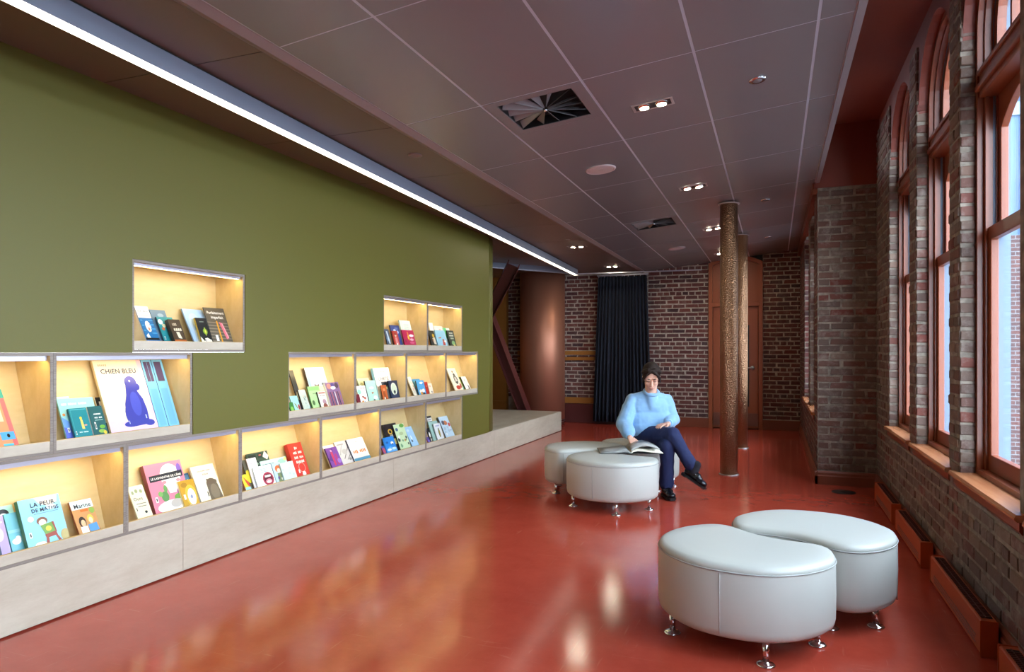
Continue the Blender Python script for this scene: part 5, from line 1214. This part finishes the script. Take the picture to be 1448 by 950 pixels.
# --- socks and shoes
def shoe(ank, fwd, up, name='shoe'):
    fwd, up = V(fwd).normalized(), V(up); up = (up-fwd*up.dot(fwd)).normalized(); side = fwd.cross(up)
    c = ank-up*0.052+fwd*0.03; R = Matrix((side, fwd, up)).transposed()
    sk = MB(); capsule(sk, ank+up*0.045, ank-up*0.02+fwd*0.01, 0.040, 0.038, 14); fuse('sock', sk, M['sock'], pe, 0.006, 2)
    b = MB(); ellip(b, c-fwd*0.055+up*0.008, (0.036,0.046,0.040), R); ellip(b, c+fwd*0.02+up*0.004, (0.039,0.075,0.036), R); ellip(b, c+fwd*0.085-up*0.006, (0.043,0.055,0.027), R)
    capsule(b, c-fwd*0.03+up*0.02, c+fwd*0.03+up*0.018, 0.034, 0.032)
    o = fuse(name, b, M['shoe'], pe, 0.005, 3)
    sb = MB(); out = [(0.030,-0.10),(0.038,-0.06),(0.036,0.0),(0.044,0.07),(0.040,0.115),(0.022,0.145),(-0.022,0.145),(-0.040,0.115),(-0.044,0.07),(-0.036,0.0),(-0.038,-0.06),(-0.030,-0.10)]
    sb.prism(out, lambda u, v, h: tuple(c+side*u+fwd*v+up*h), -0.042, -0.022); sb.build('sole', M['black'], o)
    hb = MB(); hb.prism([(0.028,-0.098),(0.034,-0.05),(-0.034,-0.05),(-0.028,-0.098)], lambda u, v, h: tuple(c+side*u+fwd*v+up*h), -0.050, -0.040); hb.build('heel', M['black'], o)
    bk = MB()
    for s in (0.010, 0.042): bk.tube([tuple(c+fwd*s+side*0.036*math.cos(t)+up*(0.012+0.030*math.sin(t))) for t in [PI*k/8 for k in range(9)]], 0.004, 8)
    bk.build('strap', M['shoe'], o); 
    MB().lathe([(0.006,-0.002),(0.009,0.0),(0.006,0.002)], c=tuple(c+fwd*0.01+side*0.030+up*0.030), seg=12).build('buckle', M['chrome'], o)
shoe(V((0.122,-0.105,0.102)), (0.10,-0.98,0.0), (0,0,1)); shoe(rank+V((0.01,-0.012,-0.012)), (0.66,-0.58,-0.46), (0.40,-0.10,0.82))
# --- hair, brows, lashes, lips
b = MB()
ellip(b, hp(0,0.029,0.032), (0.088,0.098,0.104), HR); ellip(b, hp(0,0.075,-0.03), (0.074,0.055,0.075), HR)
for s in (-1, 1):
    capsule(b, hp(s*0.008,-0.060,0.106), hp(s*0.050,-0.072,0.066), 0.016, 0.013); capsule(b, hp(s*0.050,-0.072,0.066), hp(s*0.074,-0.050,0.022), 0.013, 0.011)
    capsule(b, hp(s*0.074,-0.050,0.022), hp(s*0.082,-0.022,-0.045), 0.013, 0.008); capsule(b, hp(s*0.03,-0.05,0.11), hp(s*0.075,-0.01,0.06), 0.02, 0.02)
capsule(b, hp(0,0.115,-0.01), hp(0.0,0.125,-0.07), 0.030, 0.020)
fuse('hair', b, M['hair'], pe, 0.005, 9)
for s in (-1, 1):
    MB().tube([hp(s*0.013,-0.0855,0.026), hp(s*0.028,-0.0865,0.031), hp(s*0.047,-0.0765,0.027)], [0.002,0.0036,0.002], 8).build('eyebrow', M['brow'], pe)
    MB().tube([hp(s*0.016,-0.0800,0.002), hp(s*0.030,-0.0815,-0.002), hp(s*0.045,-0.0720,0.002)], [0.0018,0.0034,0.0018], 8).build('eyelash', M['brow'], pe)
MB().tube([hp(-0.022,-0.0865,-0.070), hp(-0.008,-0.0945,-0.068), hp(0.008,-0.0945,-0.068), hp(0.022,-0.0865,-0.070)], [0.0015,0.0042,0.0042,0.0015], 8).build('lips', M['lip'], pe)

# ================================================================== OPEN BOOK ON THE OTTOMANS
M['paper_grey'] = mat('printed_grey_page', srgb(150, 150, 148), 0.35)
vary(M['paper_grey'], srgb(120,120,118), srgb(186,186,182), 6, 4)
ob = thing('open_book', 'large open picture book lying on the three ottomans under her hand', 'book', (-1.215, 6.06, 0.4345), YAW-0.04)
def leaf_block(name, prof, m, d0=-0.15, d1=0.17):
    bb = MB(); bb.smooth = True; n = len(prof); lo = []; 
    rows = [[bb.vert((x, y, z)) for (x, z) in prof] for y in (d0, d1)]
    rb = [[bb.vert((x, y, max(z-0.006-0.010*(1-abs(x)/0.3), 0.0005))) for (x, z) in prof] for y in (d0, d1)]
    for i in range(n-1):
        bb.face([rows[0][i], rows[0][i+1], rows[1][i+1], rows[1][i]]); bb.face([rb[0][i+1], rb[0][i], rb[1][i], rb[1][i+1]])
    bb.smooth = False
    for i in range(n-1):
        bb.face([rb[0][i], rb[0][i+1], rows[0][i+1], rows[0][i]]); bb.face([rb[1][i+1], rb[1][i], rows[1][i], rows[1][i+1]])
    bb.face([rb[0][0], rows[0][0], rows[1][0], rb[1][0]]); bb.face([rb[0][-1], rb[1][-1], rows[1][-1], rows[0][-1]])
    return bb.build(name, m, ob)
leaf_block('left_pages', [(-0.265,0.007),(-0.20,0.010),(-0.12,0.018),(-0.06,0.026),(-0.025,0.026),(-0.001,0.010)], M['paper_grey'])
leaf_block('right_pages', [(0.001,0.010),(0.02,0.030),(0.06,0.036),(0.12,0.030),(0.20,0.018),(0.275,0.008)], M['pages'])
leaf_block('turning_page', [(0.003,0.038),(0.03,0.056),(0.08,0.074),(0.14,0.078),(0.20,0.064),(0.25,0.042)], M['paper_grey'], -0.148, 0.168)
MB().box(-0.272, 0.282, -0.155, 0.175, 0.0, 0.0035).build('cover', M['black'], ob)
